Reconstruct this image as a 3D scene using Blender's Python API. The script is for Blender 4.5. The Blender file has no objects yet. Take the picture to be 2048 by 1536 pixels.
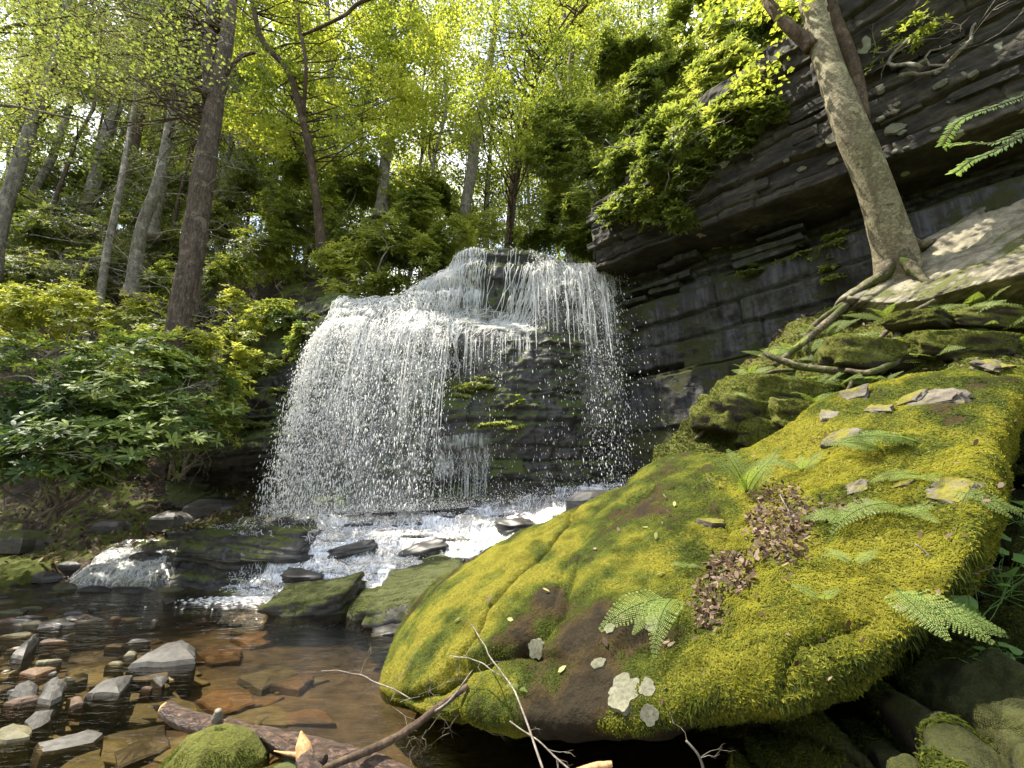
import bpy, math, random
import numpy as np
from math import radians, sin, cos, pi
rng = np.random.default_rng(11)
random.seed(5)
scene = bpy.context.scene
col = scene.collection

# ------------------------------------------------------------------ camera, sky, sun, exposure
CAM = np.array([0.0, 0.0, 1.4]); PITCH = radians(14.0); FPX = 910.0
cam_d = bpy.data.cameras.new("camera"); cam = bpy.data.objects.new("camera", cam_d); col.objects.link(cam)
cam.location = CAM; cam.rotation_euler = (radians(90) + PITCH, 0, 0)
cam_d.sensor_width = 36.0; cam_d.lens = FPX / 2048 * 36.0; cam_d.clip_start = 0.05; cam_d.clip_end = 1000
scene.camera = cam

SUN_EL, SUN_AZ = 65.0, 285.0            # azimuth clockwise from +Y (towards +X)
w = bpy.data.worlds.new("World"); scene.world = w; w.use_nodes = True
nt = w.node_tree; bg = nt.nodes["Background"]
sky = nt.nodes.new("ShaderNodeTexSky"); sky.sky_type = 'NISHITA'; sky.sun_disc = False
sky.sun_elevation = radians(SUN_EL); sky.sun_rotation = radians(SUN_AZ)
sky.air_density = 1.0; sky.dust_density = 2.5; sky.ozone_density = 1.0
tc = nt.nodes.new("ShaderNodeTexCoord"); cn = nt.nodes.new("ShaderNodeTexNoise"); cn.inputs["Scale"].default_value = 2.2; cn.inputs["Detail"].default_value = 6.0
nt.links.new(tc.outputs["Generated"], cn.inputs["Vector"])
cr0 = nt.nodes.new("ShaderNodeValToRGB"); cr0.color_ramp.elements[0].position = .46; cr0.color_ramp.elements[1].position = .66
nt.links.new(cn.outputs["Fac"], cr0.inputs["Fac"])
cm = nt.nodes.new("ShaderNodeMix"); cm.data_type = 'RGBA'; cm.inputs[7].default_value = (6.2, 6.3, 6.5, 1)
nt.links.new(cr0.outputs["Color"], cm.inputs[0]); nt.links.new(sky.outputs[0], cm.inputs[6]); nt.links.new(cm.outputs[2], bg.inputs[0]); bg.inputs[1].default_value = 0.15
sd = bpy.data.lights.new("sun", 'SUN'); sd.energy = 5.0; sd.angle = radians(0.5); sd.color = (1.0, 0.93, 0.80)
sun = bpy.data.objects.new("sun", sd); col.objects.link(sun)
from mathutils import Vector
sdir = Vector((sin(radians(SUN_AZ)) * cos(radians(SUN_EL)), cos(radians(SUN_AZ)) * cos(radians(SUN_EL)), sin(radians(SUN_EL))))
sun.rotation_euler = sdir.to_track_quat('Z', 'Y').to_euler()
sun.location = (20, 0, 30)
scene.view_settings.view_transform = 'Standard'; scene.view_settings.look = 'None'
scene.view_settings.gamma = 1.0; scene.view_settings.use_curve_mapping = False
scene.view_settings.exposure = 1.45
scene.cycles.max_bounces = 8; scene.cycles.diffuse_bounces = 4; scene.cycles.transparent_max_bounces = 12
scene.cycles.transmission_bounces = 4; scene.cycles.glossy_bounces = 3
scene.cycles.sample_clamp_indirect = 6.0
scene.cycles.use_denoising = True
WATER = 0.15

# ------------------------------------------------------------------ maths helpers
CP, SP = cos(PITCH), sin(PITCH)
def P(px, py, Y):
    """the point at depth Y (metres ahead) seen along a sight line of the photograph"""
    x = (px - 1024) / FPX; u = (768 - py) / FPX
    f = CP - u * SP; z = SP + u * CP
    return np.array([x / f * Y, Y, 1.4 + z / f * Y])
def PZ(px, py, z0):
    x = (px - 1024) / FPX; u = (768 - py) / FPX
    f = CP - u * SP; z = SP + u * CP
    Y = (z0 - 1.4) / z * f
    return np.array([x / f * Y, Y, z0])

_perm = np.random.default_rng(3).permutation(256); _perm = np.concatenate([_perm, _perm])
_val = np.random.default_rng(4).uniform(-1, 1, 256)
def vn(p):
    p = np.asarray(p, float); i = np.floor(p).astype(int); f = p - i; f = f * f * (3 - 2 * f); i &= 255
    x, y, z = i[..., 0], i[..., 1], i[..., 2]; x1 = (x + 1) & 255; y1 = (y + 1) & 255; z1 = (z + 1) & 255
    def h(a, b, c): return _val[_perm[_perm[_perm[a] + b] + c]]
    fx, fy, fz = f[..., 0], f[..., 1], f[..., 2]
    a = h(x, y, z) * (1 - fx) + h(x1, y, z) * fx; b = h(x, y1, z) * (1 - fx) + h(x1, y1, z) * fx
    c = h(x, y, z1) * (1 - fx) + h(x1, y, z1) * fx; d = h(x, y1, z1) * (1 - fx) + h(x1, y1, z1) * fx
    return (a * (1 - fy) + b * fy) * (1 - fz) + (c * (1 - fy) + d * fy) * fz
def fbm(p, sc=1.0, o=4, seed=0.0):
    p = np.asarray(p, float) * sc + seed * 17.3; r = 0; a = 1.0; s = 0
    for _ in range(o):
        r = r + a * vn(p); s += a; a *= 0.5; p = p * 2.03 + 5.7
    return r / s
def ridged(p, sc=1.0, o=4, seed=0.0):
    p = np.asarray(p, float) * sc + seed * 9.1; r = 0; a = 1.0; s = 0
    for _ in range(o):
        r = r + a * (1 - 2 * np.abs(vn(p))); s += a; a *= 0.5; p = p * 2.03 + 3.1
    return r / s
def sstep(a, b, x):
    t = np.clip((x - a) / (b - a), 0, 1); return t * t * (3 - 2 * t)
def unit(v):
    return v / (np.linalg.norm(v, axis=-1, keepdims=True) + 1e-9)

# ------------------------------------------------------------------ object helpers
def tag(o, label=None, cat=None, group=None, kind=None):
    if label: o["label"] = label
    if cat: o["category"] = cat
    if group: o["group"] = group
    if kind: o["kind"] = kind
    return o
def empty(name, loc, label=None, cat=None, group=None):
    o = bpy.data.objects.new(name, None); col.objects.link(o); o.location = [float(v) for v in loc]
    o.empty_display_size = 0.1
    return tag(o, label, cat, group)
def make_mesh(name, V, F, smooth=False, tint=None):
    """F: (n,3) or (n,4) int array, or list of such arrays"""
    V = np.asarray(V, np.float32).reshape(-1, 3)
    Fs = F if isinstance(F, list) else [F]
    Fs = [np.asarray(f, np.int32) for f in Fs if len(f)]
    me = bpy.data.meshes.new(name)
    me.vertices.add(len(V)); me.vertices.foreach_set("co", V.ravel())
    nl = sum(f.size for f in Fs); me.loops.add(nl)
    me.loops.foreach_set("vertex_index", np.concatenate([f.ravel() for f in Fs]))
    npoly = sum(len(f) for f in Fs); me.polygons.add(npoly)
    tot = np.concatenate([np.full(len(f), f.shape[1], np.int32) for f in Fs])
    st = np.concatenate([[0], np.cumsum(tot)[:-1]]).astype(np.int32)
    me.polygons.foreach_set("loop_start", st)
    me.polygons.foreach_set("use_smooth", np.full(npoly, bool(smooth)))
    if tint is not None:
        at = me.attributes.new("tint", 'FLOAT', 'POINT'); at.data.foreach_set("value", np.asarray(tint, np.float32))
    me.update(calc_edges=True)
    return me
def link(name, me, mat=None, parent=None, loc=None):
    """geometry given in world coordinates is moved into the parent's (or its own origin's) frame"""
    o = bpy.data.objects.new(name, me); col.objects.link(o)
    if mat is not None and not len(me.materials): me.materials.append(mat)
    if parent is not None: o.parent = parent
    return o
def wmesh(name, V, F, mat, parent=None, smooth=False, tint=None, origin=None):
    V = np.asarray(V, float).reshape(-1, 3)
    off = np.zeros(3)
    if parent is not None:
        q = parent
        while q is not None:
            off = off + np.array(q.location); q = q.parent
    elif origin is not None: off = np.asarray(origin, float)
    me = make_mesh(name, V - off, F, smooth, tint)
    o = link(name, me, mat, parent)
    if parent is None and origin is not None: o.location = [float(v) for v in off]
    return o
class MB:
    def __init__(s): s.V = []; s.Q = []; s.T = []; s.n = 0; s.t = []
    def add(s, V, Q=None, T=None, tint=0.5):
        V = np.asarray(V, float).reshape(-1, 3)
        if Q is not None and len(Q): s.Q.append(np.asarray(Q) + s.n)
        if T is not None and len(T): s.T.append(np.asarray(T) + s.n)
        s.V.append(V); s.t.append(np.broadcast_to(np.asarray(tint, float), (len(V),))); s.n += len(V)
    def build(s, name, mat, parent=None, smooth=True, origin=None):
        F = []
        if s.Q: F.append(np.concatenate(s.Q))
        if s.T: F.append(np.concatenate(s.T))
        return wmesh(name, np.concatenate(s.V), F, mat, parent, smooth, np.concatenate(s.t), origin)
def crom(C, n, axis):
    """Catmull-Rom resample of a control grid along an axis"""
    C = np.moveaxis(np.asarray(C, float), axis, 0); m = len(C)
    t = np.linspace(0, m - 1, n); i = np.minimum(t.astype(int), m - 2); f = (t - i).reshape((-1,) + (1,) * (C.ndim - 1))
    g = lambda k: C[np.clip(k, 0, m - 1)]
    p0, p1, p2, p3 = g(i - 1), g(i), g(i + 1), g(i + 2)
    p0 = np.where((i == 0).reshape(f.shape), 2 * p1 - p2, p0); p3 = np.where((i == m - 2).reshape(f.shape), 2 * p2 - p1, p3)
    r = 0.5 * (2 * p1 + (p2 - p0) * f + (2 * p0 - 5 * p1 + 4 * p2 - p3) * f ** 2 + (3 * p1 - p0 - 3 * p2 + p3) * f ** 3)
    return np.moveaxis(r, 0, axis)
def surf(C, nu, nv):
    return crom(crom(C, nv, 0), nu, 1)
def gnormal(G):
    du = np.gradient(G, axis=1); dv = np.gradient(G, axis=0); return unit(np.cross(du, dv))
def gquads(nv, nu):
    a = np.arange(nv * nu).reshape(nv, nu)
    return np.stack([a[:-1, :-1], a[:-1, 1:], a[1:, 1:], a[1:, :-1]], -1).reshape(-1, 4)
def grid_obj(name, G, mat, parent=None, smooth=True, origin=None):
    return wmesh(name, G.reshape(-1, 3), gquads(*G.shape[:2]), mat, parent, smooth, origin=origin)
def tube(pts, rad, ns=8, rough=0.0, seed=0.0, cap=True):
    pts = np.asarray(pts, float); rad = np.asarray(rad, float) * np.ones(len(pts)); n = len(pts)
    T = unit(np.gradient(pts, axis=0)); ref = np.array([0.03, 1.0, 0.02]) if abs(T[:, 1]).max() < 0.9 else np.array([1.0, 0.1, 0.05])
    A = unit(np.cross(T, ref)); B = np.cross(T, A)
    th = np.linspace(0, 2 * pi, ns, endpoint=False)
    R = rad[:, None]
    V = pts[:, None] + R[..., None] * (np.cos(th)[None, :, None] * A[:, None] + np.sin(th)[None, :, None] * B[:, None])
    if rough:
        d = fbm(V, 1.0 / max(rad.max() * 1.2, 0.01), 3, seed)
        V = V + (V - pts[:, None]) * (d * rough)[..., None]
    a = np.arange(n * ns).reshape(n, ns); b = np.roll(a, -1, 1)
    Q = np.stack([a[:-1], b[:-1], b[1:], a[1:]], -1).reshape(-1, 4)
    V = V.reshape(-1, 3); Tr = np.zeros((0, 3), int)
    if cap:
        V = np.concatenate([V, pts[:1], pts[-1:]]); k = n * ns
        Tr = np.concatenate([np.stack([b[0], a[0], np.full(ns, k)], -1), np.stack([a[-1], b[-1], np.full(ns, k + 1)], -1)])
    return V, Q, Tr
def smooth_path(ctrl, n):
    return crom(np.asarray(ctrl, float), n, 0)
def wiggle(a, b, n, amp, seed=None):
    """a wandering line from a to b"""
    a = np.asarray(a, float); b = np.asarray(b, float); t = np.linspace(0, 1, n)[:, None]
    s = rng.uniform(0, 99) if seed is None else seed
    q = np.stack([fbm(np.concatenate([t * 3 + s, t * 0 + k * 7.1, t * 0], 1), 1, 2) for k in range(3)], 1)
    return a + (b - a) * t + q * amp * np.sin(t * pi * 0.75) * 1.6
# ---- leaves, all at once
def perp(D):
    r = unit(rng.normal(size=D.shape)); return unit(r - (r * D).sum(-1, keepdims=True) * D)
def leaf_quads(C, D, N, L, W, droop=0.15):
    L = L[:, None]; W = W[:, None]; S = unit(np.cross(D, N))
    v0 = C; v1 = C + D * L * .45 + S * W * .5 + N * W * .12; v2 = C + D * L - N * L * droop; v3 = C + D * L * .45 - S * W * .5 + N * W * .12
    V = np.stack([v0, v1, v2, v3], 1); n = len(C); b = (np.arange(n) * 4)[:, None]
    T = np.concatenate([b + [0, 2, 1], b + [0, 3, 2]], 0)
    return V.reshape(-1, 3), T, 4
def leaf_oval(C, D, N, L, W, droop=0.2):
    L = L[:, None]; W = W[:, None]; S = unit(np.cross(D, N))
    def q(a, s, k): return C + D * L * a + S * W * s + N * (W * .16 * abs(s) * 2 - L * droop * a * a) + 0 * k
    V = np.stack([q(0, 0, 0), q(.35, .42, 0), q(.35, -.42, 0), q(.72, .46, 0), q(.72, -.46, 0), q(1, 0, 0)], 1)
    n = len(C); b = (np.arange(n) * 6)[:, None]
    T = np.concatenate([b + [0, 2, 1], b + [1, 2, 4], b + [1, 4, 3], b + [3, 4, 5]], 0)
    return V.reshape(-1, 3), T, 6
def leaf_obj(name, C, D, N, L, W, mat, parent=None, shape='quad', tint=None, droop=0.15, kind="stuff", origin=None):
    f = leaf_quads if shape == 'quad' else leaf_oval
    V, T, k = f(C, D, N, L, W, droop)
    if tint is None: tint = rng.uniform(0, 1, len(C))
    o = wmesh(name, V, T, mat, parent, False, np.repeat(tint, k), origin)
    if kind: o["kind"] = kind
    return o

# ------------------------------------------------------------------ materials
def mat_new(name):
    m = bpy.data.materials.new(name); m.use_nodes = True; m.node_tree.nodes.clear(); return m, m.node_tree
class NB:
    def __init__(s, name):
        s.m, s.t = mat_new(name)
        s.out = s.n("ShaderNodeOutputMaterial")
    def n(s, typ, **kw):
        nd = s.t.nodes.new(typ)
        for k, v in kw.items():
            if k in ("ins",):
                for a, b in v.items(): s.set(nd, a, b)
            else: setattr(nd, k, v)
        return nd
    def set(s, nd, a, b):
        sk = nd.inputs[a]
        if isinstance(b, bpy.types.NodeSocket): s.t.links.new(b, sk)
        else: sk.default_value = b
    def pos(s, scale=(1, 1, 1), rot=(0, 0, 0)):
        g = s.n("ShaderNodeNewGeometry"); mp = s.n("ShaderNodeMapping")
        s.set(mp, "Vector", g.outputs["Position"]); mp.inputs["Scale"].default_value = scale; mp.inputs["Rotation"].default_value = rot
        return mp.outputs[0]
    def noise(s, vec, sc, det=4, rough=.55, dist=0.0):
        nd = s.n("ShaderNodeTexNoise"); s.set(nd, "Vector", vec); s.set(nd, "Scale", sc); s.set(nd, "Detail", det); s.set(nd, "Roughness", rough); s.set(nd, "Distortion", dist)
        return nd.outputs["Fac"]
    def ramp(s, fac, stops, interp='LINEAR'):
        nd = s.n("ShaderNodeValToRGB"); s.set(nd, "Fac", fac); cr = nd.color_ramp; cr.interpolation = interp
        while len(cr.elements) < len(stops): cr.elements.new(0.5)
        for e, (p, c) in zip(cr.elements, stops):
            e.position = p; e.color = (c, c, c, 1) if not hasattr(c, '__len__') else (*c, 1)
        return nd.outputs["Color"]
    def mix(s, fac, a, b, mode='MIX'):
        nd = s.n("ShaderNodeMix", data_type='RGBA', blend_type=mode)
        s.set(nd, 0, fac)
        for k, v in ((6, a), (7, b)):
            if isinstance(v, tuple): v = (*v, 1) if len(v) == 3 else v
            s.set(nd, k, v)
        return nd.outputs[2]
    def math(s, op, a, b=0.0, c=None):
        nd = s.n("ShaderNodeMath", operation=op); s.set(nd, 0, a); s.set(nd, 1, b)
        if c is not None: s.set(nd, 2, c)
        return nd.outputs[0]
    def attr(s, nm): return s.n("ShaderNodeAttribute", attribute_name=nm).outputs["Fac"]
    def upness(s):
        g = s.n("ShaderNodeNewGeometry"); x = s.n("ShaderNodeSeparateXYZ"); s.set(x, 0, g.outputs["Normal"]); return x.outputs[2]
    def bump(s, h, st=0.5, dist=0.02, nrm=None):
        nd = s.n("ShaderNodeBump"); s.set(nd, "Height", h); s.set(nd, "Strength", st); s.set(nd, "Distance", dist)
        if nrm is not None: s.set(nd, "Normal", nrm)
        return nd.outputs[0]
    def bsdf(s, color, rough=.8, spec=.3, normal=None, coat=0.0):
        nd = s.n("ShaderNodeBsdfPrincipled")
        s.set(nd, "Base Color", (*color, 1) if isinstance(color, tuple) else color); s.set(nd, "Roughness", rough); s.set(nd, "Specular IOR Level", spec)
        if coat: s.set(nd, "Coat Weight", coat); s.set(nd, "Coat Roughness", .15)
        if normal is not None: s.set(nd, "Normal", normal)
        return nd.outputs[0]
    def finish(s, shader): s.set(s.out, "Surface", shader); return s.m

def rock_mat(name, c1, c2, c3, lay=6.0, moss=0.0, mossc=((.035, .05, .008), (.10, .12, .015)), wet=0.0, lichen=0.0, rough=.85, mscale=1.2, thr=.5, rot=(0, 0, 0), fine=14, streak=0.0, bumpd=.03):
    b = NB(name)
    p = b.pos((1, 1, 1)); pl = b.pos((1, 1, lay), rot)
    n1 = b.noise(pl, 1.6, 7, .65, .4); n2 = b.noise(p, fine, 6, .7); n3 = b.noise(p, .6, 3)
    c = b.ramp(n1, [(.36, c1), (.5, c2), (.64, c3)])
    c = b.mix(b.ramp(n2, [(.40, .75), (.58, 0)]), c, b.mix(1.0, c, (.45, .45, .45), 'MULTIPLY'))
    c = b.mix(b.ramp(n3, [(.3, 0), (.7, .6)]), c, b.mix(1.0, c, (.7, .62, .5), 'MULTIPLY'))
    if streak:
        ns = b.noise(b.pos((5, 5, .35)), 1.5, 5, .7)
        c = b.mix(b.math('MULTIPLY', b.ramp(ns, [(.45, 0), (.62, 1)]), streak), c, (.10, .10, .105))
        ns2 = b.noise(b.pos((4, 4, .3)), 1.1, 5, .7)
        c = b.mix(b.math('MULTIPLY', b.ramp(ns2, [(.52, 0), (.6, 1)]), streak), c, (.03, .035, .01))
    if lichen:
        v = b.n("ShaderNodeTexVoronoi"); b.set(v, "Vector", b.mix(.25, p, b.n("ShaderNodeTexNoise", ins={"Vector": p, "Scale": 6.0}).outputs["Color"], 'ADD')); b.set(v, "Scale", 2.6); b.set(v, "Randomness", 1.0)
        lm = b.ramp(v.outputs["Distance"], [(.17, 1), (.20, 0)])
        lm = b.math('MULTIPLY', lm, b.ramp(b.noise(p, .9, 2), [(.5, 0), (.56, 1)]))
        c = b.mix(b.math('MULTIPLY', lm, lichen), c, (.30, .31, .22))
    h = b.math('ADD', b.math('MULTIPLY', n1, .8), b.math('MULTIPLY', n2, .35))
    rg = b.ramp(b.noise(p, 3, 3), [(.3, rough - wet * .6), (.7, rough - wet * .3)])
    if moss:
        up = b.upness()
        mn = b.noise(p, mscale, 6, .65)
        mf = b.math('ADD', b.math('MULTIPLY', up, .38), mn)
        mm = b.ramp(mf, [(thr + .30 - moss * .3, 0), (thr + .38 - moss * .3, 1)])
        mc = b.mix(b.noise(p, 9, 5, .7), b.mix(b.noise(p, 2.2, 4), mossc[0], mossc[1]), b.mix(1.0, mossc[1], (1.4, 1.3, 1.1), 'MULTIPLY'))
        mc = b.mix(b.ramp(b.noise(p, 60, 3, .8), [(.3, .75), (.6, 0)]), mc, mossc[0])
        c = b.mix(mm, c, mc)
        h = b.math('ADD', h, b.math('MULTIPLY', mm, b.math('MULTIPLY', b.noise(p, 45, 4, .8), .7)))
        rg = b.mix(mm, rg, (.95, .95, .95))
    nrm = b.bump(h, 1.0, bumpd)
    return b.finish(b.bsdf(c, rg, .35 + wet * .3, nrm))

def leaf_mat(name, stops, trans=.4, tcol=(1.0, .97, .60), rough=.5, spec=.35):
    b = NB(name)
    c = b.ramp(b.attr("tint"), stops)
    s1 = b.bsdf(c, rough, spec)
    t = b.n("ShaderNodeBsdfTranslucent"); b.set(t, "Color", b.mix(1.0, c, tuple(1.9 * v for v in tcol), 'MULTIPLY'))
    mx = b.n("ShaderNodeMixShader"); b.set(mx, 0, trans); b.set(mx, 1, s1); b.set(mx, 2, t.outputs[0])
    return b.finish(mx.outputs[0])

def bark_mat(name, c1, c2, c3, sc=(9, 9, 2.2), bd=.02, mossy=0.0):
    b = NB(name); p = b.pos(sc); n1 = b.noise(p, 2.2, 6, .7, .6); n2 = b.noise(b.pos(), 30, 4, .7); n3 = b.noise(b.pos(), 1.3, 3)
    c = b.ramp(n1, [(.3, c1), (.5, c2), (.68, c3)])
    c = b.mix(b.ramp(n2, [(.35, .6), (.6, 0)]), c, b.mix(1.0, c, (.4, .38, .36), 'MULTIPLY'))
    c = b.mix(b.ramp(n3, [(.45, 0), (.7, .5)]), c, b.mix(1.0, c, (.75, .85, .6), 'MULTIPLY'))
    c = b.mix(b.ramp(b.noise(b.pos((1, 1, .6)), 6.5, 5, .75, .5), [(.50, 0), (.57, .55)]), c, c1)
    c = b.mix(b.ramp(b.noise(b.pos(), 4.1, 5, .7), [(.56, 0), (.60, .45)]), c, b.mix(1.0, c3, (1.25, 1.3, 1.15), 'MULTIPLY'))
    if mossy: c = b.mix(b.ramp(b.noise(b.pos(), 4, 5, .7), [(.62 - mossy * .2, 0), (.68 - mossy * .2, 1)]), c, (.06, .075, .015))
    return b.finish(b.bsdf(c, .85, .2, b.bump(b.math('ADD', n1, b.math('MULTIPLY', n2, .3)), 1.0, bd)))
# ------------------------------------------------------------------ material set
M = {}
M['cliff'] = rock_mat("cliff rock", (.013, .011, .008), (.038, .033, .023), (.085, .074, .05), lay=5, moss=.45, wet=.1, lichen=.8, mscale=1.1, thr=.56, mossc=((.02, .03, .006), (.05, .065, .012)), fine=11)
M['wet_wall'] = rock_mat("wet wall", (.006, .0055, .0045), (.014, .0125, .010), (.03, .026, .02), lay=2, moss=.75, wet=.35, mscale=1.0, thr=.42, mossc=((.012, .016, .004), (.04, .045, .008)), fine=9, streak=.5, bumpd=.05)
M['falls_rock'] = rock_mat("falls rock", (.010, .009, .008), (.026, .023, .019), (.055, .045, .034), lay=6, moss=.62, wet=.8, mscale=.9, thr=.44, mossc=((.02, .03, .006), (.07, .095, .015)), fine=12)
M['wet_rock'] = rock_mat("wet dark rock", (.02, .02, .019), (.05, .048, .042), (.09, .083, .068), lay=6, moss=.25, wet=.8, mscale=1.5, thr=.55, fine=16)
M['boulder'] = rock_mat("mossy boulder", (.045, .035, .022), (.075, .06, .035), (.12, .105, .075), lay=1.5, moss=1.0, mscale=.9, thr=.30, mossc=((.07, .075, .010), (.21, .19, .018)), fine=18, lichen=.8, bumpd=.02)
M['moss_mound'] = rock_mat("mossy mound", (.03, .024, .016), (.05, .04, .025), (.08, .07, .05), lay=2, moss=1.0, mscale=1.2, thr=.36, mossc=((.035, .045, .008), (.12, .13, .018)), fine=16, bumpd=.04)
M['slab'] = rock_mat("pale slab", (.05, .043, .028), (.25, .23, .165), (.36, .335, .245), lay=3.5, moss=.2, mscale=1.6, thr=.53, mossc=((.05, .06, .02), (.12, .13, .04)), fine=9, rot=(0.5, -.6, 0), bumpd=.04)
M['bank'] = rock_mat("bank soil", (.02, .015, .01), (.045, .032, .02), (.09, .06, .036), lay=1.5, moss=.35, mscale=1.3, thr=.52, fine=25, bumpd=.04)
M['bed'] = rock_mat("stream bed", (.026, .020, .012), (.055, .042, .024), (.10, .078, .046), lay=1, wet=.3, fine=12)
M['soil'] = rock_mat("forest floor", (.035, .028, .016), (.06, .05, .025), (.10, .075, .04), lay=1, moss=.4, mscale=.5, thr=.50, fine=9)

# ------------------------------------------------------------------ ground sheet out to the horizon
def ground_h(x, y):
    wallN = (x - 2.1) * .692 + (y - 9.0) * .722
    leftup = 6.0 + .42 * np.clip(-x - 3.5, 0, 60) + .10 * np.clip(y - 12, 0, 60)
    right = 8.0 + .08 * np.clip(wallN, 0, 60)
    plateau = np.where(x > 1.5, right * sstep(1.5, 3.5, x) + (5.75 + .10 * np.clip(y - 12, 0, 60)) * (1 - sstep(1.5, 3.5, x)), leftup)
    s_back = y - 10.6
    s_left = (-x - 11.0) + (y - 8) * .4
    s = np.maximum(s_back, s_left)
    s = np.where(x > 1.8, wallN - 1.3, s)
    m = sstep(-.6, 2.2, s)
    m = np.where(x < -4, sstep(2.0, 14.0, s), m)
    return -.35 * (1 - m) + plateau * m + .25 * fbm(np.stack([x, y, x * 0], -1), .3, 3) * m
gx = np.concatenate([np.linspace(-400, -30, 16), np.linspace(-28, 24, 150), np.linspace(27, 400, 16)])
gy = np.concatenate([np.linspace(-300, -12, 10), np.linspace(-10, 40, 140), np.linspace(44, 500, 16)])
GX, GY = np.meshgrid(gx, gy)
far = np.maximum(np.abs(GX) , np.abs(GY))
GZ = ground_h(np.clip(GX, -30, 30), np.clip(GY, -12, 45))
tag(grid_obj("ground", np.stack([GX, GY, GZ], -1), M['soil']), "leaf-strewn forest floor above and around the ravine", kind="structure")

# ------------------------------------------------------------------ the cliff on the right
WA = np.array([2.1, 9.0, 0.0]); WD = np.array([.722, -.692, 0]); WN = np.array([-.692, -.722, 0])
class Strata:
    def __init__(s, z0, z1, lo, hi, seed, amp=.07, blen=(.35, 1.5)):
        r = np.random.default_rng(seed); z = [z0]
        while z[-1] < z1: z.append(z[-1] + r.uniform(lo, hi))
        s.zb = np.array(z); n = len(z); s.off = r.uniform(-amp, amp, n); s.bl = r.uniform(*blen, n); s.ph = r.uniform(0, 9, n); s.amp = amp
        s.h = r.uniform(-1, 1, (n, 257)); s.ex = r.random((n, 257))
    def __call__(s, t, z, groove=.05, gw=.02):
        k = np.clip(np.searchsorted(s.zb, z) - 1, 0, len(s.zb) - 2)
        b = (t + s.ph[k]) / s.bl[k]; bi = np.floor(b).astype(int); fr = (b - bi) * s.bl[k]; bi = bi % 257
        d = s.off[k] + s.h[k, bi] * s.amp * .7
        dz = np.minimum(z - s.zb[k], s.zb[k + 1] - z); db = np.minimum(fr, s.bl[k] - fr)
        g = np.exp(-(dz / gw) ** 2) + .8 * np.exp(-(db / gw) ** 2) * (s.ex[k, bi] < .7)
        return d - groove * g
cliff = empty("rock_cliff", WA + WD * 2, "tall dark layered rock cliff with pale round lichens overhanging the wet wall", "cliff")
# lower wet wall
def wall_grid(t0, t1, z0, z1, nt_, nz_):
    t, z = np.meshgrid(np.linspace(t0, t1, nt_), np.linspace(z0, z1, nz_)); return t, z
def place(t, z, o): return WA + t[..., None] * WD + o[..., None] * WN + z[..., None] * np.array([0, 0, 1.0])
t, z = wall_grid(-.9, 11, -.4, 6.3, 420, 260)
pp = np.stack([t, t * 0, z], -1)
zw = z + .07 * fbm(pp, .8, 3, 2) - .03 * t
S1 = Strata(-1, 8, .35, 1.0, 21, .05, (1.2, 4))
S2 = Strata(-1, 8, .07, .2, 22, .10, (.5, 1.6))
o = .12 * fbm(pp, .7, 4, 1) + S1(t, zw, .07, .022) + .07 * fbm(pp, 4, 5, 8) + .05 * ridged(pp, 2.2, 4, 18)
band = sstep(5.0, 5.3, zw)                                           # thin-bedded dark band under the overhang
o = o * (1 - band * .5) + band * (S2(t, zw, .06, .02) * 1.1 - .25 - .35 * sstep(1.8, 3.0, t))
o = o - .10 * sstep(3.62, 3.66, zw) * (1 - sstep(3.72, 3.8, zw)) * (1 + np.sign(fbm(pp, .5, 2, 6) + .15)) + .16 * (1 - sstep(3.6, 3.66, zw))
o = o + .22 * (1 - sstep(2.2, 2.6, zw))
o = o + .12 * sstep(4.3, 4.7, z + .3 * fbm(pp, .7, 3, 5)) * sstep(1.2, 2.2, t)      # ledge the moss hangs from
tag(grid_obj("wet_wall", place(t, z, o), M['wet_wall'], cliff), "dark wet lower wall with mossy streaks")
# upper overhanging blocks
t, z = wall_grid(-.25, 11, 5.75, 8.9, 520, 200)
vz = (z - 5.75) / (8.9 - 5.75)
top = 7.35 + .42 * np.clip(t, 0, 2.6) + .10 * np.clip(t - 2.6, 0, 9) + .12 * fbm(np.stack([t, t * 0, t * 0], -1), 1.1, 3)
bot = 6.02 + .05 * fbm(np.stack([t, t * 0, t * 0 + 3], -1), .9, 3) - .03 * t
z = bot + (top - bot) * np.clip((vz - .06) / .82, 0, 1)
pp = np.stack([t, t * 0, z], -1)
zw = z + .06 * fbm(pp, .9, 3, 3)
S3 = Strata(5, 10, .14, .55, 31, .06, (.5, 2.4))
o = .62 + .10 * fbm(pp, .6, 3, 4) + S3(t, zw, .05, .017) + .05 * fbm(pp, 5, 5, 9) + .04 * ridged(pp, 2.5, 4, 19) + .35 * sstep(7.1, 7.9, z) * sstep(3, 6, t)
o = o * 1.0 - .5 * (1 - sstep(-.25, .1, t))
under = np.clip(1 - vz / .06, 0, 1); over = np.clip((vz - .88) / .12, 0, 1)
o = np.where(under > 0, o * (1 - under) - .8 * under, o); o = np.where(over > 0, o * (1 - over) - 2.0 * over, o)
z = z - .05 * under + .35 * over
tag(grid_obj("upper_wall", place(t, z, o), M['cliff'], cliff), "overhanging upper beds with pale lichens")
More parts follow.
